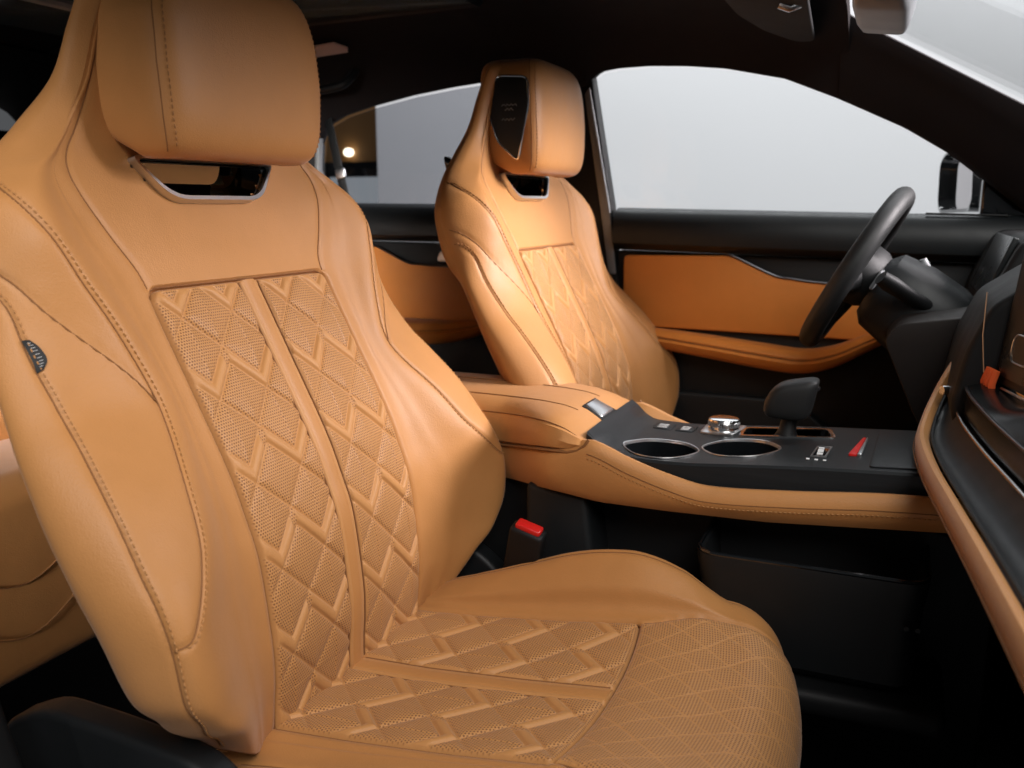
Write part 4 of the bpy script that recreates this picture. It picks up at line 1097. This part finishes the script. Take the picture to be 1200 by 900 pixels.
# sunroof surround and glass inset in the lining
mb = MB(); mb.box((-1.85, -.36, 1.462), (-.75, .36, 1.478)); mb.build('sunroof_glass', M_SUNROOF, cab, bevel=.006, off=ko)
MB().tube([(-.75, -.37, 1.470), (-.75, .37, 1.470), (-1.85, .37, 1.452), (-1.85, -.37, 1.452)], .012, 8, closed=True).build('sunroof_frame', M_BLK, cab, off=ko)
for x in (-1.30, -1.42): MB().tube([(x, -.36, 1.455), (x, .36, 1.455)], .010, 8).build('sunroof_bar', M_GREY, cab, off=ko)
# front pillar: from the header down to the dashboard, both sides
def pillar(sg):
    S_ = []
    for t in np.linspace(-.10, 1.25, 30):
        x = -.10+t*.31
        zl = float(np.interp(x, [p[0] for p in FTOP[1:]]+[.40], [p[1] for p in FTOP[1:]]+[.94]))
        zu = float(np.interp(x, [-.14, -.079, .177, .40], [1.452, 1.412, 1.268, 1.135]))
        zm = zl+(zu-zl)*.55
        o = [(.742, zl+.014), (.725, zl+.004), (.703, zl), (.685, zl+.012), (.650, zm-.004), (.622, zm+.028), (.602, zu-.010), (.600, zu), (.625, zu+.006), (.742, zm+.02)]
        S_.append([(x, sg*y, z) for y, z in o])
    return loft('front_pillar', S_, M_FAB, cab, off=ko)
pillar(1)
# centre pillar on the far side ; the light on its edge is painted as a grey strip
def vstrip(name, pts, mat, y0, y1, par=cab):
    mb = MB(); mb.prism(pts, 'y', y0, y1); return mb.build(name, mat, par, bevel=.004, off=ko)
bp_ = vstrip('centre_pillar', [(-.875, 1.372), (-.640, 1.384), (-.588, 1.10), (-.565, .90), (-.60, .22), (-.80, .22), (-.84, .9), (-.86, 1.10)], M_BLK, .704, .742)
vstrip('lit_edge_strip', [(-.652, 1.335), (-.640, 1.350), (-.590, 1.100), (-.572, .95), (-.590, .95), (-.613, 1.10)], M_GREY, .696, .7035, bp_)
# rear pillar and quarter panel
vstrip('rear_pillar', [(-1.352, 1.25), (-1.358, 1.184), (-1.33, 1.10), (-1.36, .2), (-2.3, .2), (-2.3, 1.25)], M_BLK, .712, .742)
MB().tube([(-1.3455, .706, 1.262), (-1.352, .706, 1.184), (-1.318, .706, 1.11)], .010, 10).build('quarter_seal', M_GREY, cab, off=ko)
vstrip('rear_belt_strap', [(-1.318, 1.30), (-1.298, 1.31), (-1.250, 1.10), (-1.275, 1.10)], M_BLK2, .690, .694)
vstrip('belt_guide', [(-1.29, 1.185), (-1.262, 1.19), (-1.258, 1.165), (-1.285, 1.16)], M_SILVER, .682, .690)
# floor, tunnel, sill and lower pillar on the near side
mb = MB(); mb.box((-2.3, -.74, .18), (.9, .74, .20)); mb.build('floor_carpet', M_CARP, cab, off=ko)
mb = MB(); mb.prism([(.26, .20), (.62, .20), (.62, .85), (.42, .80), (.33, .45)], 'y', -.74, .72); mb.build('bulkhead', M_CARP, cab, off=ko)
mb = MB(); mb.prism([(-2.3, .2), (-2.28, .2), (-2.28, 1.3), (-2.3, 1.3)], 'y', -.74, .74); mb.build('rear_wall', M_CARP, cab, off=ko)
mb = MB(); mb.prism(rpoly([(-.97, 1.3), (-.80, 1.3), (-.735, .90), (-.713, .74), (-.690, .66), (-.62, .46), (-.30, .40), (-.30, .18), (-.97, .18)], .02, 4), 'y', -.775, -.735)
mb.build('near_pillar', M_BLK, cab, bevel=.01, off=ko)
mb = MB(); mb.box((-.9, -.80, .16), (.6, -.70, .30)); mb.build('sill', M_BLK2, cab, bevel=.02, off=ko)
mb = MB(); mb.box((.30, .70, .18), (1.0, .74, 1.05)); mb.build('kick_panel', M_CARP, cab, off=ko)
# sill tread ribs
mb = MB()
for i in range(9): mb.box((-.86+i*.03, -.728, .42+i*.002), (-.845+i*.03, -.70, .43+i*.002))
mb.build('sill_ribs', M_BLK2, cab, off=ko)
# windscreen
mb = MB(); ws = [(-.095, 1.43), (.62, 1.06)]
mb.add([(-.105, -.60, 1.435), (-.105, .60, 1.435), (.60, .68, 1.05), (.60, -.68, 1.05), (-.103, -.60, 1.439), (-.103, .60, 1.439), (.602, .68, 1.054), (.602, -.68, 1.054)], [(0, 1, 2, 3), (7, 6, 5, 4), (0, 4, 5, 1), (1, 5, 6, 2), (2, 6, 7, 3), (3, 7, 4, 0)])
mb.build('windscreen', M_GLASSF, cab, off=ko, smooth=False)
# sun visor, folded up, with its small clip
vs = [(-.300, .24), (-.155, .245), (-.175, .62), (-.215, .655), (-.262, .60), (-.295, .46)]
n0 = rpoly(vs, .03, 6); V = [(x, y, roof_z(x)-.048-.05*max(0, (y-.35))*.9) for x, y in n0]+[(x, y, roof_z(x)-.036-.05*max(0, (y-.35))*.9) for x, y in n0]
n = len(n0); sv = MB().add(V, [tuple(range(n))[::-1], tuple(range(n, 2*n))]+[(i, (i+1) % n, n+(i+1) % n, n+i) for i in range(n)]).build('sun_visor', plastic('grey_visor_fabric', (.035, .035, .036), .9, g=.4, spec=.1), cab, bevel=.004, off=ko)
mb = MB(); mb.tube([(-.205, .33, 1.412), (-.19, .335, 1.406), (-.175, .34, 1.412)], .008, 10); mb.build('visor_clip', M_CHROME, sv, off=ko)
# grab handle over the rear door, and a pale patch painting a peach reflection
gh = np.array([(-1.335, .632, 1.398), (-1.325, .612, 1.372), (-1.30, .602, 1.360), (-1.22, .602, 1.366), (-1.195, .612, 1.380), (-1.185, .632, 1.404)])
MB().tube(spline(gh, 30), .010, 10).build('grab_handle', M_BLK, cab, off=ko)
lm_ = [[(x, y+.0*k, z-.004-.004*k) for x, y, z in ((-1.300, .600, 1.440), (-1.185, .600, 1.447), (-1.175, .585, 1.452), (-1.195, .560, 1.460), (-1.290, .560, 1.453), (-1.31, .58, 1.447))] for k in (0, 1)]
loft('lining_reflection', lm_, plastic('painted_peach_reflection', (.62, .46, .40), .3), cab, off=ko)

# inside mirror at the top of the windscreen
rm = empty('inside_mirror', (-.04, .10, 1.36), 'grey inside mirror housing at the top of the windscreen', 'mirror'); mo = (-.04, .10, 1.36)
sec_ = []
for y, k in ((-.06, .6), (-.05, .9), (0, 1), (.12, 1), (.17, .9), (.18, .6)):
    pl = rpoly([(-.034, -.018), (.030, -.026), (.040, .012), (.010, .030), (-.030, .022)], .010, 4); sec_.append([(-.043+x*k, y, 1.349+z*k) for x, z in pl])
loft('mirror_shell', sec_, M_GREY, rm, off=mo)
MB().tube([(-.06, .10, 1.36), (-.085, .11, 1.395), (-.10, .115, 1.43)], [.010, .012, .018], 10).build('mirror_stem', M_BLK, rm, off=mo)

# ------------------------------------------------------------------ studio outside the far windows
def sheet(name, V, mat, kind='structure'):
    o = raw(name, V, [tuple(range(len(V)))], mat, None, smooth=False); o['kind'] = kind; return o
M_WALL = plastic('white_studio_wall', (.80, .80, .815), .9, spec=.1)
M_FLOOR = plastic('pale_studio_floor', (.42, .42, .43), .5)
sheet('ground', [(-14, -10, -.30), (14, -10, -.30), (14, 14, -.30), (-14, 14, -.30)], M_FLOOR)
mb = MB(); mb.box((-3.20, 4.0, -.295), (2.2, 4.12, 5.2)); w = mb.build('studio_wall', M_WALL, None, smooth=False); tag(w, 'plain pale grey studio wall seen through the side windows', 'wall')
# showroom corner beyond the wall's end
sr = empty('showroom_front', (-5.6, 6.2, -.295), 'showroom front with brown upper panel and glazed windows beyond the end of the wall', 'building'); sro = (-5.6, 6.2, -.295)
mb = MB(); mb.box((-8.5, 6.2, 1.50), (-3.6, 6.4, 3.6)); mb.build('brown_fascia', plastic('brown_fascia_paint', (.30, .15, .05), .7), sr, off=sro, smooth=False)
mb = MB(); mb.box((-8.5, 6.1, 1.36), (-3.6, 6.25, 1.495)); mb.box((-8.5, 6.1, -.29), (-3.6, 6.25, .62)); 
for x in (-5.15, -5.55, -6.4): mb.box((x-.05, 6.12, .62), (x+.05, 6.22, 1.36))
mb.build('window_frame', M_BLK, sr, off=sro, smooth=False)
mb = MB(); mb.box((-8.5, 6.27, .60), (-3.6, 6.30, 1.40)); mb.build('window_pane', emit('lit_window', (.75, .80, .84), .55), sr, off=sro, smooth=False)
mb = MB(); mb.box((-5.42, 6.0, .60), (-5.10, 6.08, 1.08)); mb.build('window_poster', plastic('dusty_pink_board', (.35, .22, .2), .8), sr, off=sro, smooth=False)
lt = MB(); 
a = np.arange(16)*2*math.pi/16
loft('fascia_lamp', [[(-4.83+r*math.cos(t), 6.17-d, 1.585+r*.8*math.sin(t)) for t in a] for d, r in ((0, .045), (.03, .045), (.05, .03), (.055, .005))], emit('warm_lamp', (1, .86, .6), 9), sr, off=sro)

# ------------------------------------------------------------------ light
wd = bpy.data.worlds.new('World'); SC.world = wd; wd.use_nodes = True
bg = wd.node_tree.nodes['Background']; bg.inputs[0].default_value = (.92, .95, 1.0, 1); bg.inputs[1].default_value = .085
def area(name, loc, target, sx, sy, power, col=(1, 1, 1), spread=180):
    l = bpy.data.lights.new(name, 'AREA'); l.shape = 'RECTANGLE'; l.size = sx; l.size_y = sy; l.energy = power; l.color = col; l.spread = math.radians(spread)
    o = bpy.data.objects.new(name, l); COL.objects.link(o); o.location = loc
    o.rotation_euler = (Vector(target)-Vector(loc)).to_track_quat('-Z', 'Y').to_euler(); return o
area('door_softbox', (1.3, -2.45, 3.5), (-.5, -.35, .75), 2.4, 2.2, 148, (1, .96, .93))
area('windscreen_softbox', (1.6, 1.0, 2.1), (-.52, .60, 1.05), 1.4, 1.0, 28, (1, .90, .91), 44)
area('bench_fill', (-.95, -2.8, 1.15), (-1.48, .10, .85), .8, .6, 6, (1, .95, .90), 22)  # added fill lamp without a seen source, brightens the rear bench
area('wall_softbox', (-.3, 2.6, 5.0), (-.3, 4.0, 1.6), 5.4, .8, 280, (.97, .98, 1))

# ------------------------------------------------------------------ camera
cd = bpy.data.cameras.new('camera'); cam = bpy.data.objects.new('camera', cd); COL.objects.link(cam); SC.camera = cam
F_, YAW, PIT = 1050., math.radians(23.2), math.radians(11.3)
cd.sensor_width = 36; cd.lens = 36*F_/1200; cd.clip_start = .02; cd.clip_end = 200
cam.location = (0, -1.22, 1.10)
fwd = Vector((-math.sin(YAW)*math.cos(PIT), math.cos(YAW)*math.cos(PIT), -math.sin(PIT)))
cam.rotation_euler = fwd.to_track_quat('-Z', 'Y').to_euler()
cd.dof.use_dof = True; cd.dof.focus_distance = 1.05; cd.dof.aperture_fstop = 6.3
SC.view_settings.view_transform = 'Standard'; SC.view_settings.look = 'None'; SC.view_settings.exposure = 0; SC.view_settings.gamma = 1
SC.cycles.max_bounces = 8; SC.cycles.diffuse_bounces = 4; SC.cycles.transparent_max_bounces = 12
SC.cycles.use_denoising = True
